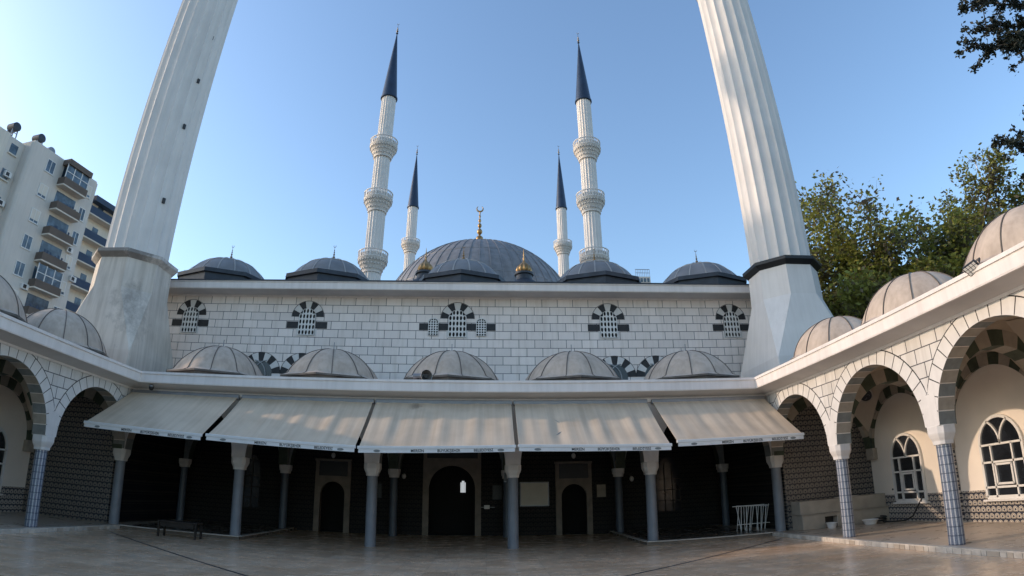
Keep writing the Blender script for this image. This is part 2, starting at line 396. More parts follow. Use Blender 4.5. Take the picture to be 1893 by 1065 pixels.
# platforms with kerbs
def platform(x0, x1, y0, y1, edges, top='platform'):
    mb = MB(); mb.box(x0, x1, y0, y1, .0, .085, 0)
    for e in edges:
        e0, e1, e2, e3 = e; mb.box(e0, e1, e2, e3, .086, .11, 1)
    tag(mb.build('platform', [top, 'curb']), kind='structure')
platform(8.3, 13.0, -8, 22.0, [(8.27, 8.42, -8, 16.6)])
platform(-15.5, -10.8, -8, 22.0, [(-10.92, -10.77, -8, 16.6)])
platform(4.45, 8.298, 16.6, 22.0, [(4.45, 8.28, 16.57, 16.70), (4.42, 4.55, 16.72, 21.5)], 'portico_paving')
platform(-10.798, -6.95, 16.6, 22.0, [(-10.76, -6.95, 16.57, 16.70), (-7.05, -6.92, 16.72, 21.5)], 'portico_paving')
# kerb face of small marble pieces, mixed tones painted in for dappled sun
for sx, xe in ((1, 8.262), (-1, -10.762)):
    mb = MB(); y = -8.
    while y < 16.5:
        w = random.uniform(.12, .3); mb.box(min(xe, xe+sx*.02), max(xe, xe+sx*.02), y, y+w-.012, .002, .088, random.choice([0, 0, 1])); y += w
    tag(mb.build('kerb', ['curb', 'marble']), kind='structure')

# ------------------------------------------------------------------ columns
def column(parent, x, y, z0, zs, mat, r=.155, capw=.46):
    mb = MB(); mb.lathe([(r*1.02, z0), (r, z0+.3), (r*.97, zs)], (x, y, 0), 28)
    c = mb.build('column', mat, parent, auto=50)
    mb = MB(); h = ZCAP - zs
    prof = [(.335, 0), (.345, .07), (.36, .09), (.40, .13), (capw*.97, .19), (capw, .22), (capw, h)]
    rings = []
    for w, z in prof:
        a = w/2; k = a*.62
        rings.append([(x+p[0], y+p[1], zs+z) for p in ((a,-k),(a,k),(k,a),(-k,a),(-a,k),(-a,-k),(-k,-a),(k,-a))])
    vs = [p for r_ in rings for p in r_]; n = 8
    fs = [(i*n+k, i*n+(k+1) % n, (i+1)*n+(k+1) % n, (i+1)*n+k) for i in range(len(prof)-1) for k in range(n)] + [tuple(range(n))[::-1], tuple(range((len(prof)-1)*n, len(prof)*n))]
    mb.add(vs, fs); mb.build('capital', 'white_stone', c, bevel=.008)
    return c

def corn_prof(): return [(0, 4.17), (.04, 4.17), (.06, 4.22), (.50, 4.33), (.56, 4.33), (.57, 4.36), (.57, 4.585), (.60, 4.59), (.60, 4.66), (-.3, 4.66), (-.3, 4.25)]

def dome(parent, cx, cy, z0, zr, R, Rrim, ztop, segs, mats, rings=0, n=48, octrot=PI/8, fascia=.12, ribw=.03, name='dome', rimmat=2):
    """z0: roof level, zr: rim level"""
    mb = MB(); H = ztop - zr
    prof = []
    K = 14
    Hc = H-.10; Rc = (R*R+Hc*Hc)/(2*Hc); A0 = math.asin(min(1, (Rc-Hc)/Rc))
    for k in range(K+1):
        t = k/K; a = A0 + (PI/2-A0)*t
        r = Rc*math.cos(a) if k < K else 0.001; z = zr + .10 + Rc*math.sin(a)-(Rc-Hc)
        prof.append((r, z, t))
    prof = [(Rrim, zr, -1), (R+(Rrim-R)*.35, zr+.055, -.5)] + prof
    def of(a, t):
        f = math.cos(PI/8)/math.cos(((a-octrot+PI/8) % (PI/4)) - PI/8)
        w = max(0, min(1, (.35-t)/.6)); return 1*(1-w) + w*f*1.04
    vs = []
    for r, z, t in prof:
        for k in range(n):
            a = 2*PI*k/n; q = r*of(a, t); vs.append((cx+q*math.cos(a), cy+q*math.sin(a), z))
    fs = [(i*n+k, i*n+(k+1) % n, (i+1)*n+(k+1) % n, (i+1)*n+k) for i in range(len(prof)-1) for k in range(n)]
    mb.add(vs, fs, 0)
    # rim fascia and drum
    for (r, za, zb, ii) in ((Rrim, zr-fascia*.35, zr, 2), (Rrim*.95, z0, zr-fascia*.35, 2)):
        vs = []
        for z in (za, zb):
            for k in range(n):
                a = 2*PI*k/n; q = r*of(a, -1); vs.append((cx+q*math.cos(a), cy+q*math.sin(a), z))
        mb.add(vs, [(k, (k+1) % n, n+(k+1) % n, n+k) for k in range(n)] + [tuple(range(n))[::-1]], ii)
    # ribs along the meridians
    for s in range(segs):
        a = 2*PI*(s+.5)/segs + (PI/2 if segs % 2 else 0)
        for i in range(len(prof)-2):
            P2 = []
            for j in (i, i+1):
                r, z, t = prof[j]; q = r*of(a, t); e = .022
                nr, nz = (math.cos(max(t, 0)*PI/2), math.sin(max(t, 0)*PI/2))
                c = Vector((cx+(q+e*nr)*math.cos(a), cy+(q+e*nr)*math.sin(a), z+e*nz)); ww = min(ribw, q*.5)
                tv = Vector((-math.sin(a), math.cos(a), 0))*ww/2; inn = Vector((-math.cos(a)*nr, -math.sin(a)*nr, -nz))*.05
                P2.append((c-tv, c+tv, c+tv+inn, c-tv+inn))
            A, B = P2; mb.add([*A, *B], [(0, 1, 5, 4), (1, 2, 6, 5), (3, 0, 4, 7)], 1)
    for q_ in range(rings):
        t = (q_+1)/(rings+1)*.9; j = 2 + t*K; i = int(j); f = j-i
        r = prof[i][0]*(1-f)+prof[i+1][0]*f; z = prof[i][1]*(1-f)+prof[i+1][1]*f
        mb.tube([(cx+(r+.008)*math.cos(2*PI*k/64), cy+(r+.008)*math.sin(2*PI*k/64), z+.004) for k in range(65)], ribw*.45, 4, 1, cap=False)
    return mb.build(name, mats, parent, auto=28)

def finial(parent, x, y, z, h, mat, name='finial', balls=4, w=1.):
    mb = MB(); prof = [(h*.085*w, -.02), (h*.075*w, h*.03), (h*.03*w, h*.09), (h*.022*w, h*.12)]
    zz = h*.12; rr = h*.085*w
    for b in range(balls):
        hh = h*.17*(.8**b); 
        for k in range(1, 6): a = PI*k/6; prof.append((max(rr*math.sin(a), h*.014*w), zz + hh*(1-math.cos(a))/2))
        zz += hh; prof.append((h*.013*w, zz)); zz += h*.02; rr *= .72
    prof.append((h*.01*w, h*.86)); prof.append((.002, h*.88))
    mb.lathe(prof, (x, y, z), 14)
    rc = h*.07*max(w, .8); zc = z + h*.86 + rc*.9
    pts = [(x + rc*math.sin(a), y, zc - rc*math.cos(a)) for a in np.linspace(-2.5, 2.5, 17)]
    mb.tube(pts, [h*.004 + h*.014*math.cos(a/2.75*PI/2)**1 for a in np.linspace(-2.5, 2.5, 17)], 6)
    return mb.build(name, mat, parent, auto=50)

# ------------------------------------------------------------------ pierced window of the upper wall
def pierced(mb, P, uc, z0, zs, hw, cols, rows, bar=.022):
    """white plaster grille with oval holes as geometry in front of dark glass"""
    # dark back
    pts = [(uc-hw, z0), (uc+hw, z0), (uc+hw, zs)] + [(uc+hw*math.cos(a), zs+hw*math.sin(a)) for a in np.linspace(0, PI, 15)[1:-1]] + [(uc-hw, zs)]
    mb.add([P(u, -.012, z) for u, z in pts], [tuple(range(len(pts)))], 1)
    # ring cells
    cw = 2*hw/cols; tot = zs+hw-z0; ch = tot/rows
    K = 12
    for c in range(cols):
        for r in range(rows):
            cu = uc-hw+cw*(c+.5); cz = z0+ch*(r+.5)
            if cz > zs and math.hypot(cu-uc, cz-zs) > hw*.86: continue
            a_, b_ = cw*.345, ch*.415
            outer = []; inner = []
            for k in range(K):
                a = 2*PI*k/K + PI/4; ca, sa = math.cos(a), math.sin(a)
                q = max(abs(ca), abs(sa)); ou, oz = cu+ca/q*cw/2, cz+sa/q*ch/2
                if oz > zs:
                    d = math.hypot(ou-uc, oz-zs)
                    if d > hw: ou = uc+(ou-uc)*hw/d; oz = zs+(oz-zs)*hw/d
                outer.append((ou, oz)); inner.append((cu+ca*a_, cz+sa*b_))
            vs = [P(u, -.05, z) for u, z in outer] + [P(u, -.05, z) for u, z in inner] + [P(u, -.012, z) for u, z in inner]
            fs = [(k, (k+1) % K, K+(k+1) % K, K+k) for k in range(K)] + [(K+k, K+(k+1) % K, 2*K+(k+1) % K, 2*K+k) for k in range(K)]
            mb.add(vs, fs, 0)

# ------------------------------------------------------------------ prayer hall
hall = thing('prayer_hall', (XC, 22, 0), 'white block mosque hall with five lead domes along its front and the great dome behind', 'mosque')
YW = 22.0; XL, XR = -16.3, 13.9
mb = MB(); mb.box(XL, XR, YW, 57, 4.4, 9.20, 0); mb.build('upper_wall', 'block_front', hall)
# lower wall with three door openings: built as panels
def wall_with_doors():
    mb = MB(); P = Pmap('x', 21.9)
    cuts = [(-5.65, .50, 1.37), (XC, .88, 1.68), (3.2, .50, 1.37)]
    xs = XL
    for cx_, hw, zs in cuts:
        mb.box(xs, cx_-1.1, 21.9, 22.2, 0, 4.38, 0)
        arch_panel(mb, P, cx_-1.1, cx_+1.1, cx_, zs, hw, 0, 4.38, 0, .3, 24, (0, 0, 1)); xs = cx_+1.1
    mb.box(xs, XR, 21.9, 22.2, 0, 4.38, 0)
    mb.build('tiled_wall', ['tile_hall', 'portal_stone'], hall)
    # dark interior behind
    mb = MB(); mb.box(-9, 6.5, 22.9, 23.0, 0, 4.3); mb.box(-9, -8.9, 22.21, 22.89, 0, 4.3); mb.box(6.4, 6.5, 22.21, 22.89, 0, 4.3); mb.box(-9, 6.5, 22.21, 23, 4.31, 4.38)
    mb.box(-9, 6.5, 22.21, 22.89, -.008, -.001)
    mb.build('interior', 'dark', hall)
wall_with_doors()
mb = MB()
for k in range(4):
    mb.box(-.98+k*.05, -.945+k*.05, 22.86, 22.88, 1.55, 2.02-abs(k-1.5)*.06)
em = bpy.data.materials.new('daylit_inner_window'); nt, bs = nodes(em); bs.inputs['Base Color'].default_value = (.4, .4, .4, 1); bs.inputs['Emission Color'].default_value = (.8, .85, .9, 1); bs.inputs['Emission Strength'].default_value = .35
mb.build('inner_window', em, hall)
def portal(cx_, hw, zs, fw, ztop, panel):
    mb = MB(); P = Pmap('x', 21.82)
    arch_panel(mb, P, cx_-fw, cx_+fw, cx_, zs, hw-.04, 0.0, panel[0]-.06, 0, .078, 24, (0, 0, 0))
    mb.box(cx_-fw, cx_-fw+.13, 21.82, 21.898, panel[0]-.06, ztop); mb.box(cx_+fw-.13, cx_+fw, 21.82, 21.898, panel[0]-.06, ztop)
    mb.box(cx_-fw-.03, cx_+fw+.03, 21.79, 21.898, ztop, ztop+.08)
    f = mb.build('portal', 'portal_stone', hall)
    mb = MB(); mb.box(cx_-fw+.13, cx_+fw-.13, 21.85, 21.897, panel[0]-.058, ztop-.002); mb.build('inscription_panel', 'black', f)
portal(-5.65, .50, 1.37, .67, 2.58, (2.1, 2.5)); portal(3.2, .50, 1.37, .67, 2.58, (2.1, 2.5)); portal(XC, .88, 1.68, 1.06, 3.3, (2.85, 3.2))
# cornice
mb = MB(); pr = [(22.0, 9.02), (21.95, 9.02), (21.93, 9.08), (21.25, 9.10), (21.22, 9.10), (21.2, 9.13), (21.2, 9.37), (21.17, 9.38), (21.17, 9.42), (22.6, 9.42), (22.6, 9.03)]
vs = [(x, y, z) for x in (XL, XR) for y, z in pr]; n = len(pr)
mb.add(vs, [(k, (k+1) % n, n+(k+1) % n, n+k) for k in range(n)] + [tuple(range(n)), tuple(range(n, 2*n))[::-1]], [1 if k in (2,) else 0 for k in range(n)]+[0, 0])
co = mb.build('cornice', ['cornice', 'soffit'], hall)
mb = MB(); mb.box(XL, XR, 21.14, 22.4, 9.422, 9.47); mb.build('flashing', 'lead_dark', co)
mb = MB(); mb.box(XL, XR, 22.41, 57, 9.422, 9.6); mb.build('roof', 'roof', hall)
# five lead domes
for i, (ux, R) in enumerate(((-12.15, 1.95), (-7.1, 1.85), (-1.1, 1.85), (4.9, 1.85), (9.85, 1.9))):
    d = dome(hall, ux, 24.5, 9.6, 10.42, R, R*1.16, 11.62, 16, ['lead', 'lead_rib', 'lead_dark'], rings=1, fascia=.5, ribw=.055)
    finial(d, ux, 24.5, 11.66, .78 if i != 2 else .8, 'gilt' if i in (2, 3) else 'bronze')
# great dome
YD = 72
mb = MB(); mb.box(-14.2, 12.3, 58.5, 85.5, 0, 19.0); mb.build('hall_block', 'block_front', hall)
mb = MB(); mb.lathe([(13.0, 19.0), (13.0, 19.9), (13.3, 19.95), (13.3, 20.05), (13.0, 20.1)], (-.95, YD, 0), 48); mb.build('drum', 'lead_dark', hall, auto=30)
mb = MB(); K = 24; Rg = 13.1; zc = 20.1; cxg = -.95; n = 96
prof = [(Rg*math.cos(a), zc+Rg*math.sin(a)) for a in np.linspace(.0, PI/2-.002, K)]
mb.lathe(prof, (cxg, YD, 0), n, 0)
for s in range(56):
    a = 2*PI*s/56
    pts = [(cxg+(r+.02)*math.cos(a), YD+(r+.02)*math.sin(a), z+.02) for r, z in prof[:-1]]
    mb.tube(pts, .045, 4, 1, cap=False)
for t in (6, 11, 15.5, 19):
    a_ = PI/2*t/(K-1); r, z = Rg*math.cos(a_), zc+Rg*math.sin(a_)
    mb.tube([(cxg+r*math.cos(2*PI*k/72), YD+r*math.sin(2*PI*k/72), z) for k in range(73)], .05, 4, 1, cap=False)
gd = mb.build('great_dome', ['lead', 'great_rib'], hall, auto=30)
finial(gd, -1.15, YD, 33.1, 6.5, 'gilt', balls=6, w=.95)
# two weight turrets with ribbed golden caps
for (tx, ty, tz) in ((-4.6, 40.0, 16.4), (2.68, 40.0, 16.4)):
    mb = MB(); mb.lathe([(1.25, 12.0), (1.25, 15.6), (1.45, 15.7), (1.0, 16.3), (.62, 16.55), (.60, 16.9), (.72, 16.95), (.72, 17.1), (.5, 17.12)], (tx, ty, 0), 16, 0)
    t = mb.build('turret', 'lead_dark', hall, auto=30)
    mb = MB(); mb.lathe([(.42, 17.12), (.60, 17.35), (.52, 17.62), (.30, 17.85), (.12, 18.0), (.05, 18.2), (.08, 18.3), (.03, 18.45), (.05, 18.55), (.01, 19.1)], (tx, ty, 0), 48, 0, rf=lambda a, i: 1-.12*abs(math.sin(a*6)) if i < 5 else 1)
    mb.build('turret_cap', 'gilt', t, auto=50)
mb = MB(); mb.box(-8, 6.5, 38, 42, 9.6, 13.5); mb.build('roof_block', 'lead_dark', hall)

# upper windows
Pw = Pmap('x', YW)
def upper_window(uc):
    mb = MB(); zs = 8.20
    voussoirs(mb, Pw, uc, zs, .36, .655, -.012, .05, 7, (0, 1, 0), gap=.004, alt_front=True)
    for i in range(1):
        for sgn in (-1, 1):
            a, b = uc+sgn*.36, uc+sgn*.84
            mb.box(min(a, b), max(a, b), YW-.010, YW+.05, 7.72, 8.0, 1)
    # thin dark outline round the arch
    pts = [P_ for P_ in [(uc+.67*math.cos(a), YW-.008, zs+.67*math.sin(a)) for a in np.linspace(0, PI, 25)]]
    mb.tube(pts, .010, 4, 2, cap=False)
    mb.box(uc-.42, uc+.42, YW-.011, YW+.02, 7.40, 7.72, 0)
    w = mb.build('window', ['white_stone', 'black_stone', 'joint'], hall)
    mb = MB(); pierced(mb, Pw, uc, 7.44, zs, .345, 5, 5); mb.build('grille', ['white', 'dark'], w)
    return w
for uc in (-12.3, -7.2, XC+.08, 4.82, 10.05): upper_window(uc)
for uc in (XC+.08-.94, XC+.08+.94):
    mb = MB(); P = Pw; pierced(mb, Pw, uc, 7.5, 8.0, .2, 4, 7); 
    a = .0; mb.box(uc+(.2 if uc > XC else -.56), uc+(.56 if uc > XC else -.2), YW-.012, YW+.05, 7.72, 8.0, 2)
    mb.tube([(uc+.215*math.cos(t), YW-.02, 8.0+.215*math.sin(t)) for t in np.linspace(0, PI, 13)], .02, 4, 0)
    mb.build('grille', ['white', 'dark', 'black_stone'], hall)
def low_window(uc):
    mb = MB(); zs = 5.87
    voussoirs(mb, Pw, uc, zs, .50, .83, -.016, .05, 9, (0, 1, 0), gap=.004, alt_front=True)
    mb.tube([(uc+.84*math.cos(a), YW-.012, zs+.84*math.sin(a)) for a in np.linspace(0, PI, 25)], .010, 4, 2, cap=False)
    w = mb.build('window', ['white_stone', 'black_stone', 'joint'], hall)
    mb = MB(); pts = [(uc-.5, 4.75), (uc+.5, 4.75), (uc+.5, zs)] + [(uc+.5*math.cos(a), zs+.5*math.sin(a)) for a in np.linspace(0, PI, 15)[1:-1]] + [(uc-.5, zs)]
    mb.add([(u, YW-.010, z) for u, z in pts], [tuple(range(len(pts)))], 0)
    mb.tube([(uc+.25+.5*math.cos(a), YW-.03, zs-.1+.6*math.sin(a)) for a in np.linspace(PI*.5, PI, 9)], .025, 4, 1)
    mb.tube([(uc-.25+.5*math.cos(a), YW-.03, zs-.1+.6*math.sin(a)) for a in np.linspace(0, PI*.5, 9)], .025, 4, 1)
    mb.build('pane', ['glass', 'metal'], w)
for uc in (-8.95, -7.27, 4.98, 6.66): low_window(uc)
# arched windows under the portico
def portico_window(uc):
    mb = MB(); zs = 2.0; hw = .46
    pts = [(uc-hw, .72), (uc+hw, .72), (uc+hw, zs)] + [(uc+hw*math.cos(a), zs+hw*1.6*math.sin(a)) for a in np.linspace(0, PI, 15)[1:-1]] + [(uc-hw, zs)]
    mb.add([(u, 21.885, z) for u, z in pts], [tuple(range(len(pts)))], 0)
    for u in (-.15, .15): mb.bar((uc+u, 21.87, .72), (uc+u, 21.87, 2.5), .03, m=1)
    for z in (1.1, 1.5, 1.9): mb.bar((uc-hw, 21.87, z), (uc+hw, 21.87, z), .03, m=1)
    mb.build('window', ['glass', 'wood'], hall)
for uc in (6.8, -8.95): portico_window(uc)

# ------------------------------------------------------------------ front portico
port = thing('portico', (XC, 17, 0), 'five bay portico across the courtyard end with five beige domes on its roof', 'portico')
PF = Pmap('x', 16.8)
xcols = [XC + 4*(k-2.5) for k in range(6)]
mb = MB()
for k in range(5):
    a, b = xcols[k], xcols[k+1]
    a_ = a if k else a+.2; b_ = b if k < 4 else b-.2
    arch_panel(mb, PF, a_, b_, (a+b)/2, ZCAP, 1.79, ZCAP, 4.25, 0, .4, 28, (0, 1, 1))
mb.build('arch_wall', ['white_stone', 'plaster'], port)
mb = MB()
for k in range(5):
    a, b = xcols[k], xcols[k+1]
    voussoirs(mb, PF, (a+b)/2, ZCAP, 1.785, 2.0, .004, .396, 17, (0, 1, 2), sub=2, clampu=1.99)
mb.build('arch_stones', ['white_stone', 'grey_stone', 'beige_stone'], port)
for k in range(6):
    z0 = .085 if k in (0, 1, 4, 5) else 0
    column(port, xcols[k], YF, z0, ZS, 'column')
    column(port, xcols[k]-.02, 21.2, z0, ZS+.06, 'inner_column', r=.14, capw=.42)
# arches over the second row and ribs between the rows
mb = MB()
for k in range(5):
    a, b = xcols[k], xcols[k+1]
    arch_panel(mb, Pmap('x', 21.0), a, b, (a+b)/2, ZCAP, 1.8, ZCAP, 4.25, 0, .35, 20, (0, 0, 1))
for k in range(1, 5):
    x = xcols[k]; arch_panel(mb, Pmap('y', x-.17), 17.2, 21.0, 19.1, ZCAP, 1.7, ZCAP, 4.25, 0, .34, 20, (0, 0, 1))
mb.build('inner_arches', ['grey_stone', 'green_stone'], port)  # grey picked dark so the portico shade is painted in
mb = MB(); mb.box(xcols[0]+.2, xcols[5]-.2, 16.82, 21.99, 4.26, 4.62); mb.build('roof', 'roof', port)
def cornice_front():
    mb = MB(); pr = corn_prof(); n = len(pr)
    vs = [(-11.05+o, 16.8-o, z) for o, z in pr] + [(8.55-o, 16.8-o, z) for o, z in pr]
    mb.add(vs, [(k, (k+1) % n, n+(k+1) % n, n+k) for k in range(n)] + [tuple(range(n)), tuple(range(n, 2*n))[::-1]], [1 if k in (2,) else 0 for k in range(n)]+[0, 0])
    mb.box(-11.0, 8.5, 16.72, 16.798, 4.09, 4.165, 0)
    return mb.build('cornice', ['cornice', 'soffit'], port)
cornice_front()
for k in range(5):
    cx_ = XC+.08 + 4.0*(k-2)
    dome(port, cx_, 18.95, 4.62, 5.0, 1.58, 1.78, 6.12, 12, ['dome_beige', 'dome_seam', 'rim'], fascia=.16, ribw=.022)
    mb = MB(); mb.bar((cx_, 18.95, 6.08), (cx_, 18.95, 6.40), .022); mb.build('finial_rod', 'metal', port)

# ------------------------------------------------------------------ side arcades
def arcade(sx, name, label):
    xf = XC + sx*9.8; xo = XC + sx*13.45; xcol = XC + sx*10
    ar = thing(name, (xcol, 8, 0), label, 'arcade')
    P = Pmap('y', xf, sx)
    def X(w): return xf + sx*w
    def bx(mb, w0, w1, y0, y1, z0, z1, m=0): a, b = X(w0), X(w1); mb.box(min(a, b), max(a, b), y0, y1, z0, z1, m)
    mb = MB(); mv = MB(); ring_m = 2
    for i in range(5):
        b, a = YCOL[i], YCOL[i+1]; r = (b-a-.42)/2; uc = (a+b)/2
        b_ = b if i else b-.2
        arch_panel(mb, P, a, b_ if i else 16.8, uc, ZCAP, r, ZCAP, 4.25, 0, .4, 32, (0, 1, 1))
        cl = (b-a)/2 - .006
        # dark backing so that the joints read as dark lines
        voussoirs(mv, P, uc, ZCAP, r+.01, r+.33, -.003, .02, 30, (2, 2, 2), sub=1, clampu=cl)
        voussoirs(mv, P, uc, ZCAP, r-.004, r+.305, -.007, .408, 19, (0, 1, 3), gap=.020, sub=3, clampu=cl-.004)
    mb.build('arch_wall', ['block_side', 'plaster'], ar)
    mv.build('arch_stones', ['white_stone', 'grey_stone', 'joint', 'beige_stone'], ar)
    # plain cladding on the piers above the capitals
    for y in YCOL[1:-1]:
        mb = MB(); bx(mb, -.010, .0, y-.20, y+.20, ZCAP, ZCAP+.62); mb.build('pier_facing', 'white_stone', ar)
    for y in YCOL[1:]: column(ar, xcol, y, .085, ZS, 'coltile')
    # outer wall
    mb = MB(); wo_ = sx*(xo-xf)
    bx(mb, wo_, wo_+.3, -8, 17.3, 0, 4.6, 0); mb.build('outer_wall', 'plaster', ar)
    mb = MB(); bx(mb, wo_-.02, wo_, -8, 16.98, .085, .86); mb.build('dado', 'tile_y', ar)
    # end wall beside the portico with lunette arch
    mb = MB(); bx(mb, .45, wo_, 17.0, 17.3, 0, 4.4, 0); mb.build('end_wall', 'tile_x', ar)
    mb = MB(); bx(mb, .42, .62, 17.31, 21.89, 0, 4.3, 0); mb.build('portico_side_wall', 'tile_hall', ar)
    mb = MB(); wc = (.4+wo_-.15)/2; rr = wc-.42; Pt = lambda y0: (lambda u, w, z: (X(u), y0+w, z))
    arch_panel(mb, Pt(16.80), .4, wo_, wc, ZCAP, rr, ZCAP, 4.4, 0, .198, 24, (0, 0, 0))
    mb.build('end_arch', 'ceiling', ar)
    mv = MB(); voussoirs(mv, Pt(16.78), wc, ZCAP, rr-.005, rr+.34, 0, .21, 13, (0, 0, 1), sub=3, alt_front=True); mv.build('arch_stones', ['green_stone', 'beige_stone'], ar)
    # transverse arches
    for y in YCOL[1:-1]:
        mb = MB(); arch_panel(mb, Pt(y-.2), .4, wo_, wc, ZCAP, rr, ZCAP, 4.4, 0, .4, 24, (0, 0, 0)); t = mb.build('cross_arch', 'ceiling', ar)
        mv = MB(); voussoirs(mv, Pt(y-.21), wc, ZCAP, rr-.005, rr+.34, 0, .42, 13, (0, 0, 1), sub=3, alt_front=True); mv.build('arch_stones', ['green_stone', 'beige_stone'], t)
        mb = MB(); bx(mb, wo_-.14, wo_-.021, y-.21, y+.21, .085, ZS); pl = mb.build('pilaster', 'tile_y', ar)
        mb = MB(); bx(mb, wo_-.17, wo_-.001, y-.24, y+.24, ZS, ZCAP-.001); mb.build('corbel', 'beige_stone', pl, bevel=.02)
    mb = MB(); bx(mb, wo_-.17, wo_-.001, 16.6, 16.99, ZS, ZCAP-.001); mb.build('corbel', 'beige_stone', ar, bevel=.02)
    # wall arches, windows, pendentives
    for i in range(5):
        b, a = YCOL[i], YCOL[i+1]; uc = (a+b)/2; r = (b-a)/2-.22
        Pq = lambda u, w, z: (X(wo_-.10+w), u, z)
        mv = MB(); voussoirs(mv, Pq, uc, ZCAP, r-.1, r+.2, 0, .09, 15, (0, 0, 1), sub=3, alt_front=True, clampu=(b-a)/2-.03); mv.build('wall_arch', ['green_stone', 'beige_stone'], ar)
        for yy, sgn in ((b-.2 if i else 16.8, 1), (a+.2, -1)):
            mb = MB(); A = (X(wo_), yy, 2.7); B = (X(wo_-1.3), yy, 4.38); C = (X(wo_), yy-sgn*1.3, 4.38); D = (X(wo_), yy, 4.38)
            mb.add([A, B, C, D], [(0, 1, 2), (0, 2, 3), (0, 3, 1), (1, 3, 2)])
            mb.build('pendentive', 'ceiling', ar)
        # window
        hw = .66; zs = 1.94; z0 = .68; ap = .66
        def arcpts(h, q): return [(uc+h*math.cos(t), zs+ap*h/hw*math.sin(t)) for t in np.linspace(0, PI, q)]
        mb = MB(); pts = [(uc-hw, z0), (uc+hw, z0)] + arcpts(hw, 21)
        mb.add([P(u, wo_-.03, z) for u, z in pts], [tuple(range(len(pts)))], 0)
        wnd = mb.build('window', 'glass', ar)
        mb = MB(); fr = lambda q, w_=.07, d=.07: [mb.bar(P(*q[i_]), P(*q[i_+1]), w_, d, up=(sx, 0, 0)) for i_ in range(len(q)-1)]
        W_ = wo_-.045
        fr([(uc-hw, W_, z0), (uc+hw, W_, z0)], .09); fr([(uc-hw, W_, z0), (uc-hw, W_, zs)]); fr([(uc+hw, W_, z0), (uc+hw, W_, zs)])
        fr([(u, W_, z) for u, z in arcpts(hw, 21)])
        fr([(uc-hw, W_, zs), (uc+hw, W_, zs)], .05); fr([(uc-hw, W_, 1.52), (uc+hw, W_, 1.52)], .05); fr([(uc-hw, W_, .92), (uc+hw, W_, .92)], .05)
        for u in (-.33, .33): fr([(uc+u, W_, z0), (uc+u, W_, zs)], .045)
        fr([(uc-hw+hw*math.sin(t), W_, zs+ap*math.cos(t)*.98) for t in np.linspace(PI/2, .35, 9)][::-1] if False else [(uc-.0+.66*(1-math.cos(t)), W_, zs+.66*math.sin(t)) for t in np.linspace(0, 1.05, 8)], .045)
        fr([(uc-.66*(1-math.cos(t)), W_, zs+.66*math.sin(t)) for t in np.linspace(0, 1.05, 8)], .045)
        fr([(uc-.25, W_-.01, 1.0), (uc+.25, W_-.01, 1.0), (uc+.25, W_-.01, 1.46), (uc-.25, W_-.01, 1.46), (uc-.25, W_-.01, 1.0)], .05)
        mb.build('frame', 'white', wnd)
        mb = MB(); bx(mb, wo_-.13, wo_-.0, uc-hw-.1, uc+hw+.1, z0-.09, z0-.045); mb.build('sill', 'white_stone', wnd)
    # ceiling, roof, cornice, domes
    mb = MB(); bx(mb, .41, wo_, -8, 16.79, 4.40, 4.44, 0); mb.build('ceiling', 'ceiling', ar)
    mb = MB(); bx(mb, .02, wo_+.3, -8, 21.99 , 4.45, 4.62); mb.build('roof', 'roof', ar)
    mb = MB(); pr = corn_prof(); n = len(pr)
    vs = [(xf-sx*o, -8, z) for o, z in pr] + [(xf-sx*o, 16.8-o, z) for o, z in pr]
    mb.add(vs, [(k, (k+1) % n, n+(k+1) % n, n+k) for k in range(n)] + [tuple(range(n)), tuple(range(n, 2*n))[::-1]], [1 if k in (2,) else 0 for k in range(n)]+[0, 0])
    mb.build('cornice', ['cornice', 'soffit'], ar)
    mb = MB(); bx(mb, .3, .42, -8, 16.6, 4.665, 4.83); mb.build('parapet', 'rim', ar)
    for i in range(5):
        dome(ar, X(1.85), (YCOL[i]+YCOL[i+1])/2, 4.62, 4.98, 1.46, 1.64, 6.18, 12, ['dome_beige', 'dome_seam', 'rim'], fascia=.16, ribw=.020)
    return ar
arcade(1, 'arcade', 'sunlit white arcade along the right side of the courtyard with blue tiled columns')
arcade(-1, 'arcade', 'shaded white arcade along the left side of the courtyard with blue tiled columns')

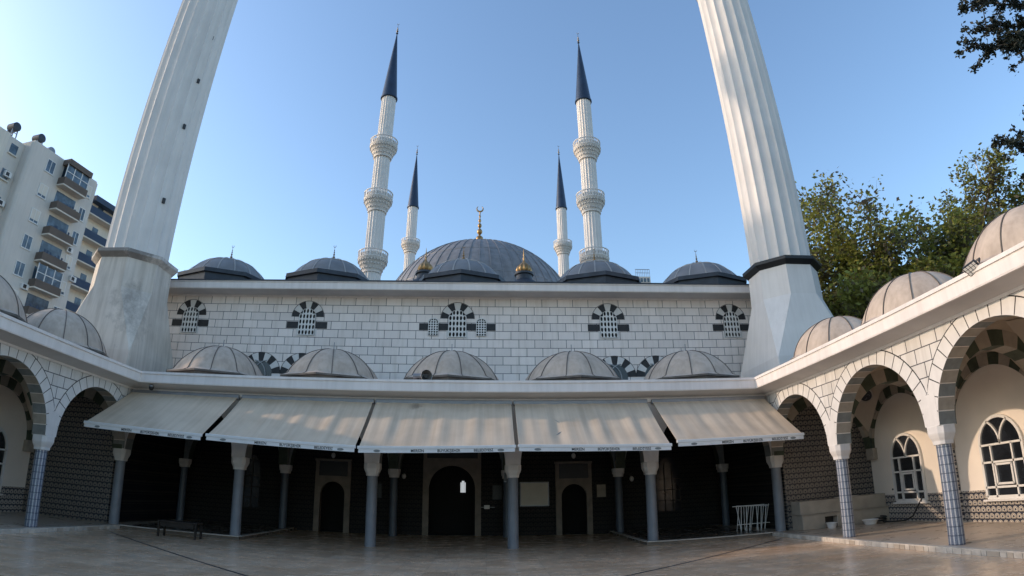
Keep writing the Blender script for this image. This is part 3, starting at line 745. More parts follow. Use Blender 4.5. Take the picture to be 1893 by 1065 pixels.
# ------------------------------------------------------------------ minarets
def fluted(mb, cx_, cy_, R, z0, z1, fl=18, depth=.085, R1=None, seg=1, m=0):
    n = fl*8; R1 = R1 or R
    prof = [(R+(R1-R)*k/seg, z0+(z1-z0)*k/seg) for k in range(seg+1)]
    mb.lathe(prof, (cx_, cy_, 0), n, m, rf=lambda a, i: 1 - depth*abs(math.sin(a*fl/2))**.8)
def balcony(parent, cx_, cy_, z, R, Rs):
    """z: top of the parapet"""
    mb = MB(); h = R*1.55
    prof = [(Rs, z-h), (Rs*1.08, z-h+.05), (Rs*1.08, z-h+.18), (Rs*1.0, z-h+.2), (Rs*1.12, z-h+.5), (R*.86, z-h*.55), (R*.9, z-h*.55+.08), (R*.88, z-h*.5), (R*.98, z-h*.42), (R, z-h*.42+.1), (R, z-h*.36), (R*.94, z-h*.36+.02), (R*.94, z-.35), (R*.5, z-.36)]
    mb.lathe(prof, (cx_, cy_, 0), 40, 0)
    for row, (rr, zz, nn, s_) in enumerate(((R*.93, z-h*.47, 30, .1), (R*.80, z-h*.62, 24, .11), (Rs*1.12, z-h*.8, 20, .1))):
        for k in range(nn):
            a = 2*PI*(k+.5*(row % 2))/nn; c, s2 = math.cos(a), math.sin(a)
            mb.bar((cx_+(rr-.1)*c, cy_+(rr-.1)*s2, zz), (cx_+(rr+.09)*c, cy_+(rr+.09)*s2, zz), s_, s_*1.7)
    b = mb.build('balcony', 'minaret_trim', parent, auto=30)
    mb = MB(); zt, zb = z, z-h*.36
    for (za, zb_) in ((zt-.09, zt), (zb+.0, zb+.08)):
        vs = [(cx_+r*math.cos(2*PI*k/40), cy_+r*math.sin(2*PI*k/40), zz) for zz in (za, zb_) for r in (R*.95, R*1.02) for k in range(40)]
        fs = []
        for k in range(40):
            k2 = (k+1) % 40; fs += [(40+k, 40+k2, 120+k2, 120+k), (k, 80+k, 80+k2, k2), (80+k, 120+k, 120+k2, 80+k2), (k, k2, 40+k2, 40+k)]
        mb.add(vs, fs, 0)
    for k in range(32):
        a = 2*PI*k/32; w = .16 if k % 4 == 0 else .06
        mb.bar((cx_+R*.985*math.cos(a), cy_+R*.985*math.sin(a), zb+.06), (cx_+R*.985*math.cos(a), cy_+R*.985*math.sin(a), zt-.07), w, .06, up=(math.cos(a), math.sin(a), 0))
    mb.build('railing', 'minaret', b)
    return b
def minaret(cx_, cy_, R, label, zbase, balconies, zcone, ztip, RB, base=None, Rc=None):
    t = thing('minaret', (cx_, cy_, 0), label, 'minaret', 'minarets of the mosque')
    zs = [zbase] + balconies
    for i, z in enumerate(balconies + [zcone]):
        mb = MB(); r0 = R*(1-.04*i); lo = zs[i]-.5 if i else zbase
        fluted(mb, cx_, cy_, r0, lo, z - (RB*1.55 if i < len(balconies) else 0) + .1, seg=1)
        mb.build('shaft', base[2] if (base and i == 0) else 'minaret', t, auto=22)
    for z in balconies: balcony(t, cx_, cy_, z, RB, R*.97)
    mb = MB(); rc = R*.93
    mb.lathe([(rc*1.0, zcone-.15), (rc*1.1, zcone-.1), (rc*1.1, zcone+.1), (rc*1.0, zcone+.14)], (cx_, cy_, 0), 32)
    mb.lathe([(rc*1.02, zcone+.13), (.03, ztip-1.7)], (cx_, cy_, 0), 24)
    c = mb.build('cone', 'cone', t, auto=40)
    finial(c, cx_, cy_, ztip-1.85, 1.9, 'bronze', balls=3)
    return t
def minaret_base(t, cx_, cy_, mats, ringmat, a):
    """square below, octagon above, with the corner triangles between them"""
    mb = MB(); B = 1.55; k = a*math.tan(PI/8); z0, z1, z2 = 4.5, 6.0, 9.2
    def ring(half, cut, z): return [(cx_+x, cy_+y, z) for x, y in ((half,-cut),(half,cut),(cut,half),(-cut,half),(-half,cut),(-half,-cut),(-cut,-half),(cut,-half))]
    R0 = ring(B*1.02, B*1.0, 0); R1 = ring(B*1.02, B*1.0, z1-.3); R2 = ring(a, k, z2-1.15); R3 = ring(a*.97, k*.97, z2)
    vs = R0+R1+R2+R3; fs = [(i*8+j, i*8+(j+1) % 8, (i+1)*8+(j+1) % 8, (i+1)*8+j) for i in range(3) for j in range(8)] + [tuple(range(24, 32))]
    mb.add(vs, fs); b = mb.build('base', mats, t)
    mb = MB(); rr = [ring(a*.98, k*.98, z2), ring(a*1.09, k*1.09, z2+.12), ring(a*1.12, k*1.12, z2+.16), ring(a*1.12, k*1.12, z2+.28), ring(a*.9, k*.9, z2+.36)]
    vs = [p for r in rr for p in r]; fs = [(i*8+j, i*8+(j+1) % 8, (i+1)*8+(j+1) % 8, (i+1)*8+j) for i in range(4) for j in range(8)] + [tuple(range(8))[::-1], tuple(range(32, 40))]
    mb.add(vs, fs); mb.build('collar', ringmat, t)
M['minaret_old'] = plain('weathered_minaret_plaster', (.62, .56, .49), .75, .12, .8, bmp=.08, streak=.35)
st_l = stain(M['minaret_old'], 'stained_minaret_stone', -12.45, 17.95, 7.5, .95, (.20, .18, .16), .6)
st_r = stain(M['minaret'], 'lightly_stained_minaret_stone', 10.3, 17.95, 7.3, .3, (.25, .24, .22), .5)
col_l = stain(M['minaret_trim'], 'stained_collar', -13.7, 18, 9.4, 2.2, (.06, .05, .045), .7)
t = minaret(-13.75, 19.5, 1.25, 'tall fluted minaret with a stained stone base rising over the left arcade', 9.4, [27.5, 34.5, 41.5], 48, 60, 2.0, base=(0, 0, 'minaret'))
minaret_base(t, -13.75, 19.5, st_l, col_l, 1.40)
def cyl_hit(d, cx_, cy_, r):
    a = d.x**2+d.y**2; b = -2*(d.x*cx_+d.y*cy_); c = cx_**2+cy_**2-r*r; k = (-b-math.sqrt(b*b-4*a*c))/2/a
    return Vector((d.x*k, d.y*k, H_CAM+d.z*k))
for d in ((-.6619, 1, .982), (-.6673, 1, .8533), (-.6696, 1, .7273), (-.6723, 1, .5437)):
    p = cyl_hit(Vector(d), -13.75, 19.5, 1.19); n_ = Vector((p.x+13.75, p.y-19.5, 0)).normalized()
    mb = MB(); mb.bar(p-n_*.2-Vector((0,0,.11)), p-n_*.2+Vector((0,0,.11)), .11, .44, up=n_); mb.build('slit_window', 'black', t)
t = minaret(11.35, 19.5, 1.19, 'tall fluted minaret with a black collar rising over the right arcade', 9.4, [27.5, 34.5, 41.5], 48, 60, 2.0, base=(0, 0, 'minaret'))
minaret_base(t, 11.35, 19.5, st_r, 'black', 1.27)
minaret(-12.45, 58, 1.02, 'three balcony minaret with navy cone, left of the great dome', 3, [26.3, 33.6, 40.7], 47.1, 60.0, 1.62)
minaret(11.6, 58, 1.02, 'three balcony minaret with navy cone, right of the great dome behind a lead dome', 3, [26.7, 33.8, 40.8], 47.1, 58.9, 1.62)
minaret(-12.5, 86, .96, 'slender far minaret showing one balcony just left of the great dome', 3, [26, 33.3, 40.5], 46.5, 58.8, 1.5)
minaret(12.15, 86, .96, 'slender far minaret showing one balcony just right of the great dome', 3, [26, 33.3, 40.5], 46.6, 59.2, 1.5)

# ------------------------------------------------------------------ awnings
def text_mesh(txt, size):
    cu = bpy.data.curves.new('lettering', 'FONT'); cu.body = txt; cu.size = size; cu.align_x = 'CENTER'; cu.align_y = 'CENTER'; cu.extrude = .001; cu.offset = .0015
    ob = bpy.data.objects.new('tmp', cu); link(ob); dg = bpy.context.evaluated_depsgraph_get()
    me = bpy.data.meshes.new_from_object(ob.evaluated_get(dg)); bpy.data.objects.remove(ob); return me
words = {w: text_mesh(w, .092) for w in ('MERSİN', 'BÜYÜKŞEHİR', 'BELEDİYESİ')}
aw = [(-10.95, -7.38, 2.88, 2.74, 'flat pale awning at the left end, wholly in shade, beside the left arcade'),
      (-7.22, -3.27, 2.76, 2.63, 'second awning from the left, half shaded with slanting streaks'),
      (-3.17, .70, 2.62, 2.70, 'middle awning with brown stains near its top, over the main portal'),
      (.80, 4.66, 2.71, 2.66, 'fourth awning from the left with broad folds, over the notice board and right door'),
      (4.85, 8.42, 2.74, 2.77, 'awning at the right end reaching the sunlit arcade')]
for i, (x0, x1, zl, zr, lab) in enumerate(aw):
    t = thing('awning', ((x0+x1)/2, 16.7, 4.1), lab, 'awning', 'awnings along the portico')
    nx, ny = 90, 14; yt, yb = 16.72, 14.6; zt = 4.13
    ph = random.uniform(0, 9)
    def zz(u, v):
        z = zt + ((zl+(zr-zl)*u) - zt)*v
        z -= (.03, .07, .05, .08, .04)[i]*math.sin(PI*v)*(.6+.4*math.sin(PI*u))
        z += (.002, .020, .016, .020, .010)[i]*math.sin(PI*v)**.6*(math.sin(u*31+ph+v*1.5)+.7*math.sin(u*53+ph*2)+.5*math.sin(u*17))
        return z
    mb = MB(); vs = []
    for s_ in (0, -.012):
        for a in range(nx+1):
            for b in range(ny+1):
                u, v = a/nx, b/ny; vs.append((x0+(x1-x0)*u, yt+(yb-yt)*v, zz(u, v)+s_))
    w = ny+1; o2 = (nx+1)*w; fs = []
    for a in range(nx):
        for b in range(ny): fs += [(a*w+b, (a+1)*w+b, (a+1)*w+b+1, a*w+b+1), (o2+a*w+b, o2+a*w+b+1, o2+(a+1)*w+b+1, o2+(a+1)*w+b)]
    for a in range(nx): fs += [(a*w, o2+a*w, o2+(a+1)*w, (a+1)*w), (a*w+ny, (a+1)*w+ny, o2+(a+1)*w+ny, o2+a*w+ny)]
    for b in range(ny): fs += [(b, b+1, o2+b+1, o2+b), (nx*w+b, o2+nx*w+b, o2+nx*w+b+1, nx*w+b+1)]
    mb.add(vs, fs); m_ = M['awning']
    if i == 2: m_ = stain(M['awning'], 'stained_awning_cloth', -2.0, 16.5, 3.95, .2, (.17, .12, .09), .6)
    mb.build('cloth', m_, t, smooth=True)
    mb = MB(); mb.bar((x0-.03, yb-.02, zl-.005), (x1+.03, yb-.02, zr-.005), .06, .075); fb = mb.build('front_bar', 'white', t, bevel=.012)
    mb = MB(); mb.add([(x0, yb-.035, zl-.04), (x1, yb-.035, zr-.04), (x1, yb-.035, zr-.135), (x0, yb-.035, zl-.135), (x0, yb-.028, zl-.04), (x1, yb-.028, zr-.04), (x1, yb-.028, zr-.135), (x0, yb-.028, zl-.135)], [(0, 3, 2, 1), (4, 5, 6, 7), (3, 7, 6, 2), (0, 1, 5, 4)])
    val = mb.build('valance', 'white', t)
    ang = math.atan2(zr-zl, x1-x0)
    for wd, fx in (('MERSİN', .38), ('BÜYÜKŞEHİR', .58), ('BELEDİYESİ', .80)):
        o = bpy.data.objects.new('lettering', words[wd]); link(o)
        if not words[wd].materials: words[wd].materials.append(M['black'])
        px = x0+(x1-x0)*fx; p = Vector((px, yb-.0385, zl+(zr-zl)*fx-.088))
        o.parent = val; o.rotation_euler = (PI/2, -ang, 0); o.location = p - WORG[val.name]
    for fx in (.12, .91):
        mb = MB(); px = x0+(x1-x0)*fx; pz = zl+(zr-zl)*fx-.088
        mb.add([(px+.05*math.cos(a)*1.7, yb-.0385, pz+.032*math.sin(a)) for a in np.linspace(0, 2*PI, 13)[:-1]], [tuple(range(12))])
        mb.build('emblem', 'grey_stone', val)
    mb = MB(); mb.box(x0-.03, x1+.03, 16.62, 16.79, 4.02, 4.16); mb.build('roller_box', 'metal', t, bevel=.02)
    for fx in (.12, .88):
        mb = MB(); px = x0+(x1-x0)*fx; e = px+(.9 if fx < .5 else -.9); zz_ = zl+(zr-zl)*fx
        mb.bar((px, 16.7, 4.0), (e, 15.65, 3.25), .06); mb.bar((e, 15.65, 3.25), (px, yb+.04, zz_-.05), .05); mb.build('folding_arm', 'metal', t)

# ------------------------------------------------------------------ small objects
# horn loudspeaker on the cornice
t = thing('loudspeaker', (-1.75, 16.35, 4.66), 'dark horn loudspeaker lying on the portico cornice in front of the middle dome', 'loudspeaker')
mb = MB()
mb.tube([(-2.10, 16.4, 4.80), (-1.78, 16.38, 4.80)], .075, 14); mb.build('driver', 'metal', t, auto=50)
mb = MB(); A = Vector((-1.80, 16.42, 4.80)); D = Vector((.45, -.8, -.08)).normalized(); pts = [A + D*s_ for s_ in (-.05, .04, .12, .18, .205)]
mb.tube(pts, [.05, .07, .12, .17, .175], 24, cap=False); mb.tube([p-D*.006 for p in pts], [.04, .06, .11, .16, .165], 24, 1, cap=False); mb.build('horn', ['white', 'rim'], t, auto=50)
mb = MB(); mb.tube([A+D*.0, A+D*.16], [.05, .065], 14); mb.build('phase_plug', 'black', t, auto=50)
mb = MB(); mb.bar((-1.95, 16.4, 4.66), (-1.95, 16.4, 4.76), .05, .05); mb.box(-2.02, -1.88, 16.34, 16.46, 4.661, 4.675); mb.build('bracket', 'black', t)
# floodlight on right cornice
t = thing('floodlight', (8.05, 7.35, 4.66), 'black LED floodlight bracketed on the edge of the right arcade cornice', 'floodlight')
A = Vector((7.93, 7.33, 4.66)); 
def obox(c, ax, hx, hy, hz, m=0, mb=None):
    ax0, ax1, ax2 = ax; vs = [c + ax0*(i*hx) + ax1*(j*hy) + ax2*(k*hz) for k in (-1, 1) for i, j in ((-1,-1),(1,-1),(1,1),(-1,1))]
    mb.add(vs, [(0,3,2,1),(4,5,6,7),(0,1,5,4),(1,2,6,5),(2,3,7,6),(3,0,4,7)], m)
nrm = Vector((-.62, -.30, -.72)).normalized(); rx = Vector((0, 1, 0)); rx = (rx-nrm*rx.dot(nrm)).normalized(); ry = nrm.cross(rx)
mb = MB(); obox(A, (rx, ry, nrm), .13, .10, .025, 0, mb); hd = mb.build('lamp_head', 'black', t, bevel=.006)
mb = MB()
for i in range(4):
    for j in range(3): obox(A + nrm*.027 + rx*(-.09+.06*i) + ry*(-.06+.06*j), (rx, ry, nrm), .024, .024, .004, 0, mb)
mb.build('led_panel', 'white', hd)
mb = MB(); mb.bar(A-nrm*.02-rx*.15, A-nrm*.14-rx*.15, .02, .03); mb.bar(A-nrm*.02+rx*.15, A-nrm*.14+rx*.15, .02, .03); mb.bar(A-nrm*.14-rx*.15, A-nrm*.14+rx*.15, .02, .03); mb.bar(A-nrm*.14, (8.12, 7.5, 4.70), .025); mb.bar((8.1, 7.2, 4.69), (8.14, 7.8, 4.74), .03); mb.build('bracket', 'black', t)
# dome camera under left end of portico cornice
t = thing('security_camera', (-10.15, 16.4, 4.1), 'small black dome camera under the left end of the portico cornice', 'camera')
mb = MB(); mb.lathe([(.01, -.08), (.05, -.07), (.075, -.02), (.08, .03)], (-10.15, 16.4, 4.20), 16); mb.build('dome_cover', 'black', t, auto=60)
mb = MB(); mb.lathe([(.085, 4.23), (.085, 4.262), (.03, 4.30)], (-10.15, 16.4, 0), 16); mb.build('mount', 'metal', t)
# notice board
t = thing('notice_board', (1.75, 21.8, 1.05), 'blank pale notice board between the main portal and the right door', 'notice board')
mb = MB(); mb.box(1.26, 2.24, 21.84, 21.885, 1.09, 1.89); mb.build('panel', 'board', t)
mb = MB(); mb.box(1.22, 2.28, 21.83, 21.89, 1.05, 1.088); mb.box(1.22, 2.28, 21.83, 21.89, 1.892, 1.93); mb.box(1.22, 1.258, 21.83, 21.89, 1.089, 1.891); mb.box(2.242, 2.28, 21.83, 21.89, 1.089, 1.891); mb.build('frame', 'metal', t)
def framed(name, x0, x1, z0, z1, label, cat, inner, outer='wood'):
    t = thing(name, ((x0+x1)/2, 21.85, z0), label, cat)
    mb = MB(); mb.box(x0+.035, x1-.035, 21.85, 21.89, z0+.035, z1-.035); mb.build('panel', inner, t)
    mb = MB()
    mb.box(x0, x1, 21.84, 21.895, z0, z0+.034); mb.box(x0, x1, 21.84, 21.895, z1-.034, z1); mb.box(x0, x0+.034, 21.84, 21.895, z0+.035, z1-.035); mb.box(x1-.034, x1, 21.84, 21.895, z0+.035, z1-.035)
    mb.build('frame', outer, t); return t
framed('framed_notice', 4.02, 4.42, 1.3, 1.82, 'brown framed notice on the tiled wall right of the right door', 'notice', 'beige_stone')
framed('display_panel', .22, .56, 1.3, 1.82, 'black display panel on the wall just right of the main portal', 'panel', 'black', 'black')
framed('display_panel', -4.15, -3.82, 1.3, 1.82, 'black display panel on the wall between the left door and the main portal', 'panel', 'black', 'black')
t = thing('switch_box', (.02, 21.85, .95), 'small white electric box right of the main portal, below the display panel', 'electric box')
mb = MB(); mb.box(-.08, .12, 21.82, 21.89, .96, 1.10); mb.build('cover', 'white', t, bevel=.01)
mb = MB(); mb.bar((-.2, 21.888, 1.02), (.3, 21.888, 1.02), .02); mb.build('conduit', 'metal', t)
def wall_lamp(x, y, z, label):
    t = thing('wall_lamp', (x, y, z), label, 'lamp', 'lamps on the portico wall')
    mb = MB(); mb.bar((x, y, z+.12), (x, y-.14, z+.12), .025); mb.box(x-.04, x+.04, y-.001, y+.03, z+.02, z+.2); mb.build('arm', 'black', t)
    mb = MB(); mb.lathe([(.015, z-.09), (.055, z-.07), (.085, z), (.07, z+.07), (.03, z+.11)], (x, y-.14, 0), 16); mb.build('globe', 'white', t, auto=60)
wall_lamp(3.2, 21.86, 2.85, 'round wall lamp above the right door'); wall_lamp(-5.65, 21.86, 2.78, 'round wall lamp above the left door')
wall_lamp(5.35, 21.86, 1.95, 'small wall lamp between the right door and the arched window at right'); wall_lamp(-3.0, 21.86, 2.1, 'small wall lamp between the left door and the main portal')
t = thing('speaker_box', (.62, 16.9, 2.0), 'small grey box fixed behind the column right of the main portal', 'speaker')
mb = MB(); mb.box(.50, .575, 16.95, 17.1, 1.86, 2.14); mb.build('housing', 'metal', t, bevel=.01); mb = MB(); mb.box(.505, .57, 16.94, 16.949, 1.88, 2.12); mb.build('grille', 'black', t)
# round calligraphy plate in the corner of the right arcade
t = thing('calligraphy_plate', (11.76, 16.18, 3.85), 'round black plate with pale rim high in the corner bay of the right arcade', 'plate')
C0 = Vector((11.70, 16.12, 3.97)); nn = Vector((-1, -1, -.743)).normalized(); uu = nn.orthogonal().normalized(); vv = nn.cross(uu)
def disc(mb, r0, r1, off, th):
    K = 32; vs = [C0 + nn*(off+h_) + (uu*math.cos(2*PI*k/K)+vv*math.sin(2*PI*k/K))*r for h_ in (0, th) for r in (r0, r1) for k in range(K)]
    fs = []
    for k in range(K):
        j = (k+1) % K; fs += [(2*K+k, 2*K+j, 3*K+j, 3*K+k), (K+k, K+j, 3*K+j, 3*K+k), (k, j, 2*K+j, 2*K+k)]
    mb.add(vs, fs)
mb = MB(); disc(mb, .001, .205, 0, .02); mb.build('plate', 'black', t)
mb = MB(); disc(mb, .206, .25, -.01, .045); mb.build('rim', 'marble', t)
mb = MB()
for k in range(7):
    a0 = random.uniform(0, 6); q = C0 + nn*.024 + uu*random.uniform(-.09, .09) + vv*random.uniform(-.09, .09)
    mb.tube([q + (uu*math.cos(a0+b)+vv*math.sin(a0+b))*.05 for b in np.linspace(0, 2.2, 6)], .006, 4)
mb.build('script', 'metal', t)
# marble washing bench at the end of the right arcade
t = thing('marble_bench', (10.6, 16.5, .085), 'cream marble ledge with a dark opening at the end of the right arcade', 'ledge')
mb = MB(); mb.box(9.15, 9.9, 16.35, 16.99, .086, .5); mb.box(10.32, 12.18, 16.35, 16.99, .086, .5); mb.box(9.9, 10.32, 16.6, 16.99, .086, .5); mb.box(9.9, 10.32, 16.35, 16.6, .42, .5); mb.build('lower_block', 'marble', t, bevel=.01)
mb = MB(); mb.box(9.15, 12.18, 16.45, 16.99, .53, .92); mb.build('upper_block', 'marble', t, bevel=.01)
mb = MB(); mb.box(9.12, 12.19, 16.32, 16.99, .501, .529); mb.build('ledge_slab', 'beige_stone', t)
mb = MB(); mb.box(9.9, 10.32, 16.58, 16.599, .2, .42); mb.build('opening', 'black', t)
mb = MB(); mb.box(10.5, 11.2, 16.5, 16.7, .921, .95); mb.build('top_slab', 'curb', t, bevel=.008)
def basin(x, y, z, r, h, label, mat):
    t = thing('basin', (x, y, z), label, 'basin')
    mb = MB(); mb.lathe([(r*.72, z), (r*.9, z+h*.5), (r, z+h*.95), (r*1.06, z+h), (r*.98, z+h), (r*.88, z+h*.5), (r*.68, z+h*.12)], (x, y, 0), 28); b = mb.build('bowl', mat, t, auto=60)
    mb = MB(); vs = [(x+r*1.05*math.cos(2*PI*k/28), y+r*1.05*math.sin(2*PI*k/28), z+h-.004) for k in range(29)]; mb.tube(vs, .012, 6, cap=False); mb.build('lip', mat, t)
basin(9.95, 16.1, .087, .15, .16, 'white plastic tub below the dark opening of the marble ledge', 'white')
basin(11.15, 15.9, .087, .22, .14, 'pale wide basin on the arcade floor before the marble ledge', 'white')
# hose
mb = MB(); pts = [(12.14, 14.65, .80), (12.08, 14.72, .66), (12.02, 14.85, .45), (11.98, 15.0, .25), (11.9, 15.25, .13), (11.8, 15.6, .11), (11.6, 15.9, .12)]
for k in range(26): a = k*.55; pts.append((11.62+.2*math.cos(a), 16.05+.16*math.sin(a), .12+.006*k))
P3 = []
for i in range(len(pts)-1):
    for s_ in range(4): P3.append(tuple(pts[i][q]+(pts[i+1][q]-pts[i][q])*s_/4 for q in range(3)))
mb.tube(P3, .022, 8)
tag(mb.build('hose', 'black', smooth=True), 'black hose hanging from the small arched window and coiled on the floor', 'hose')
t = thing('wall_socket', (12.19, 15.9, .98), 'row of three tiny dark sockets on the white wall left of the small arched window', 'socket')
for k in range(3):
    mb = MB(); mb.tube([(12.175, 16.05-.12*k, 1.02), (12.199, 16.05-.12*k, 1.02)], .028, 10); mb.build('socket', 'black', t)
# folding drying rack in the portico's right bay
t = thing('drying_rack', (8.1, 18.6, .085), 'white metal folding rack standing in the dark right bay of the portico', 'rack')
mb = MB(); x0, x1 = 7.78, 8.9; yy = 18.0
mb.bar((x0, yy, .88), (x1, yy, .84), .03); mb.bar((x0, yy+.3, .86), (x1, yy+.3, .86), .03); mb.bar((x0, yy, .3), (x1, yy, .3), .02); mb.build('rail', 'white', t)
for k in range(14):
    mb = MB(); xa = x0+(x1-x0)*k/13; xb = xa+random.uniform(-.12, .12); mb.bar((xa, yy, .88), (xb, yy-.02+.3*(k % 2), .09), .022); mb.build('strut', 'white', t)
# dark bench at left
t = thing('bench', (-8.3, 15.9, 0), 'dark low wooden bench standing below the left end awning', 'bench')
mb = MB(); mb.box(-8.95, -7.75, 15.55, 15.95, .40, .44); mb.build('seat', 'wood', t, bevel=.01)
mb = MB(); mb.box(-8.85, -7.85, 15.57, 15.59, .28, .398); mb.build('apron', 'wood', t)
for x in (-8.93, -7.82):
    for yy in (15.57, 15.9):
        mb = MB(); mb.box(x, x+.05, yy, yy+.05, .0, .399); mb.build('leg', 'wood', t)
# water bottles etc.: small pale stool cushions
t = thing('antenna', (26.0, 21.9, 0), 'thin television antenna mast above the right tree crown', 'antenna')
mb = MB(); ax_, ay_ = 27.7, 23.1; mb.tube([(ax_, ay_, 0), (ax_, ay_, 18.0)], .03, 6); mb.build('mast', 'metal', t)
mb = MB(); mb.bar((ax_-.5, ay_, 17.9), (ax_+.5, ay_, 18.1), .035)
for k in range(5): mb.bar((ax_-.4+.2*k, ay_-.1, 17.7+.04*k), (ax_-.4+.2*k, ay_+.1, 18.2+.04*k), .025)
mb.build('aerial', 'metal', t)

# ------------------------------------------------------------------ apartment block
O = Vector((-48.1, 45, 0)); eu = Vector((.19, .982, 0)).normalized(); en = Vector((eu.y, -eu.x, 0))
apt = thing('apartment_building', O, 'tall cream apartment block with brown balconies seen behind the left arcade', 'building')
def abox(mb, u0, u1, d0, d1, z0, z1, m=0):
    obox(O + eu*(u0+u1)/2 + en*(d0+d1)/2 + Vector((0, 0, (z0+z1)/2)), (eu, en, Vector((0,0,1))), abs(u1-u0)/2, abs(d1-d0)/2, (z1-z0)/2, m, mb)
ZT = 33.7; FH = 2.95
mb = MB(); abox(mb, 0.35, 9.7, -14, 0, 0, ZT); abox(mb, 0, .35, -14, -.35, 0, ZT)
mb.tube([O+eu*.35+en*-.35, O+eu*.35+en*-.35+Vector((0,0,ZT))], .35, 16)
abox(mb, -2.0, 0, -14, -1.3, 0, ZT-.3); mb.build('wall', 'apt_shade', apt)
mb = MB(); abox(mb, 9.7, 24, -14, -1.6, 0, ZT-1.2); mb.build('wall', 'apt_wall', apt)
mb = MB(); abox(mb, .2, 9.6, -14, -.1, ZT, ZT+.25); mb.build('roof', 'apt_shade', apt)
mb = MB(); abox(mb, -22, -2.01, -14, -1.3, 0, ZT-.1); mb.build('wall', 'apt_wall', apt)
nfl = 10
for f in range(nfl):
    z = ZT - FH*(f+1)
    # single windows either side of the balconies
    for (u, w) in ((2.9, .55), (8.6, .45)):
        mb = MB(); abox(mb, u-w, u+w, -.02, .03, z+.75, z+2.15, 0); abox(mb, u-w-.08, u+w+.08, .0, .10, z+.62, z+.73, 1); abox(mb, u-.03, u+.03, .031, .05, z+.76, z+2.14, 1)
        for s_ in (-1, 1): abox(mb, u+s_*w-.04, u+s_*w+.04, .0, .06, z+.74, z+2.16, 1)
        abox(mb, u-w, u+w, .0, .06, z+2.10, z+2.18, 1)
        if (f*3+int(u)) % 4 < 2: abox(mb, u-w+.03, u+w-.03, .032, .045, z+1.0, z+2.12, 2)
        mb.build('window', ['glass_blue', 'white', 'apt_wall'], apt)
    # brown balconies
    mb = MB(); abox(mb, 4.3, 7.7, .001, 1.15, z-.12, z+.03, 1); abox(mb, 4.3, 7.7, 1.05, 1.17, z+.031, z+.85, 0)
    for u in (4.3, 7.58): abox(mb, u, u+.12, .001, 1.049, z+.031, z+.85, 0)
    bal = mb.build('balcony', ['apt_brown', 'apt_wall'], apt)
    mb = MB(); abox(mb, 4.6, 7.4, -.02, .03, z+.1, z+2.4, 0); 
    if f in (0, 4): 
        abox(mb, 4.35, 7.65, .9, .95, z+.86, z+2.55, 0)
        for u in (4.35, 5.4, 6.5, 7.6): abox(mb, u-.05, u+.05, .951, 1.0, z+.86, z+2.6, 1)
        abox(mb, 4.35, 7.65, .951, 1.0, z+1.6, z+1.68, 1)
    else:
        for k in range(7): 
            u = 4.6+.4*k+random.uniform(-.1, .1); abox(mb, u, u+.22, .7, .74, z+.9, z+.9+random.uniform(.15, .5), 2)
    mb.build('glazing', ['glass_blue', 'white', 'apt_blue'], bal)
    # blue balconies of the recessed wing
    mb = MB(); zz_ = z-.5; abox(mb, 10.0, 16.0, -1.599, -.4, zz_-.12, zz_+.03, 1); abox(mb, 10.0, 16.0, -.5, -.38, zz_+.031, zz_+.95, 0)
    b2 = mb.build('balcony', ['apt_blue', 'apt_wall'], apt)
    mb = MB(); abox(mb, 12.0, 12.9, -1.62, -1.57, zz_+1.0, zz_+2.1, 0); mb.build('window', 'glass_blue', b2)
    # windows of end face (-Y side) and recess
    for (u, w) in ((-1.1, .45), (-4.2, .3), (-7.5, .3)):
        mb = MB(); abox(mb, u-w, u+w, -1.32, -1.27, z+.9, z+2.0, 0); abox(mb, u-w-.1, u+w+.1, -1.299, -1.1, z+.75, z+.88, 1)
        mb.build('window', ['glass_blue', 'apt_wall'], apt)
for (u, d, z) in ((-.9, -1.28, 29.0), (-.6, -1.28, 25.9), (-.9, -1.28, 20.2), (8.2, .01, 24.3), (3.9, .01, 18.5), (9.6, .01, 21.4)):
    mb = MB(); abox(mb, u-.4, u+.4, d, d+.35, z, z+.6, 0); abox(mb, u-.3, u+.1, d+.351, d+.36, z+.1, z+.5, 1); mb.build('air_conditioner', ['white', 'black'], apt)
mb = MB(); abox(mb, 4.3, 7.7, .001, 1.2, ZT-.5, ZT+.15); mb.build('eave', 'apt_brown', apt)
mb = MB(); abox(mb, 10.6, 18, -1.599, -.6, ZT-1.6, ZT-.9); mb.build('eave', 'apt_blue', apt)
for i, (u, d, lab) in enumerate(((-1.4, -2.2, 'leftmost round dark water tank on the apartment roof edge'), (1.2, -1.2, 'middle round dark water tank on the apartment roof'), (3.0, -1.4, 'rightmost low water tank on the apartment roof'))):
    base = O + eu*u + en*d + Vector((0, 0, ZT+.2)); t = thing('water_tank', base, lab, 'water tank', 'water tanks on the apartment roof')
    hz = .55 if i < 2 else .0
    mb = MB(); mb.tube([base+Vector((0,0,hz+.45))-en*.6, base+Vector((0,0,hz+.45))-en*.55, base+Vector((0,0,hz+.45))+en*.55, base+Vector((0,0,hz+.45))+en*.6], [.38, .5, .5, .38], 18); mb.build('barrel', 'lead_dark' if i < 2 else 'metal', t, auto=40)
    mb = MB()
    mb.bar(base-en*.4+Vector((0,0,hz*.5)), base+en*.4+Vector((0,0,hz*.5)), .06)
    for s_ in (-.4, .4):
        mb.bar(base+en*s_-eu*.38+Vector((0,0,hz*.5)), base+en*s_+eu*.38+Vector((0,0,hz*.5)), .06)
        for q in (-.3, .3): mb.bar(base+en*s_+eu*q*1.2-Vector((0,0,.2)), base+en*s_+eu*q+Vector((0,0,hz+.05)), .1)
    mb.build('stand', 'metal', t)
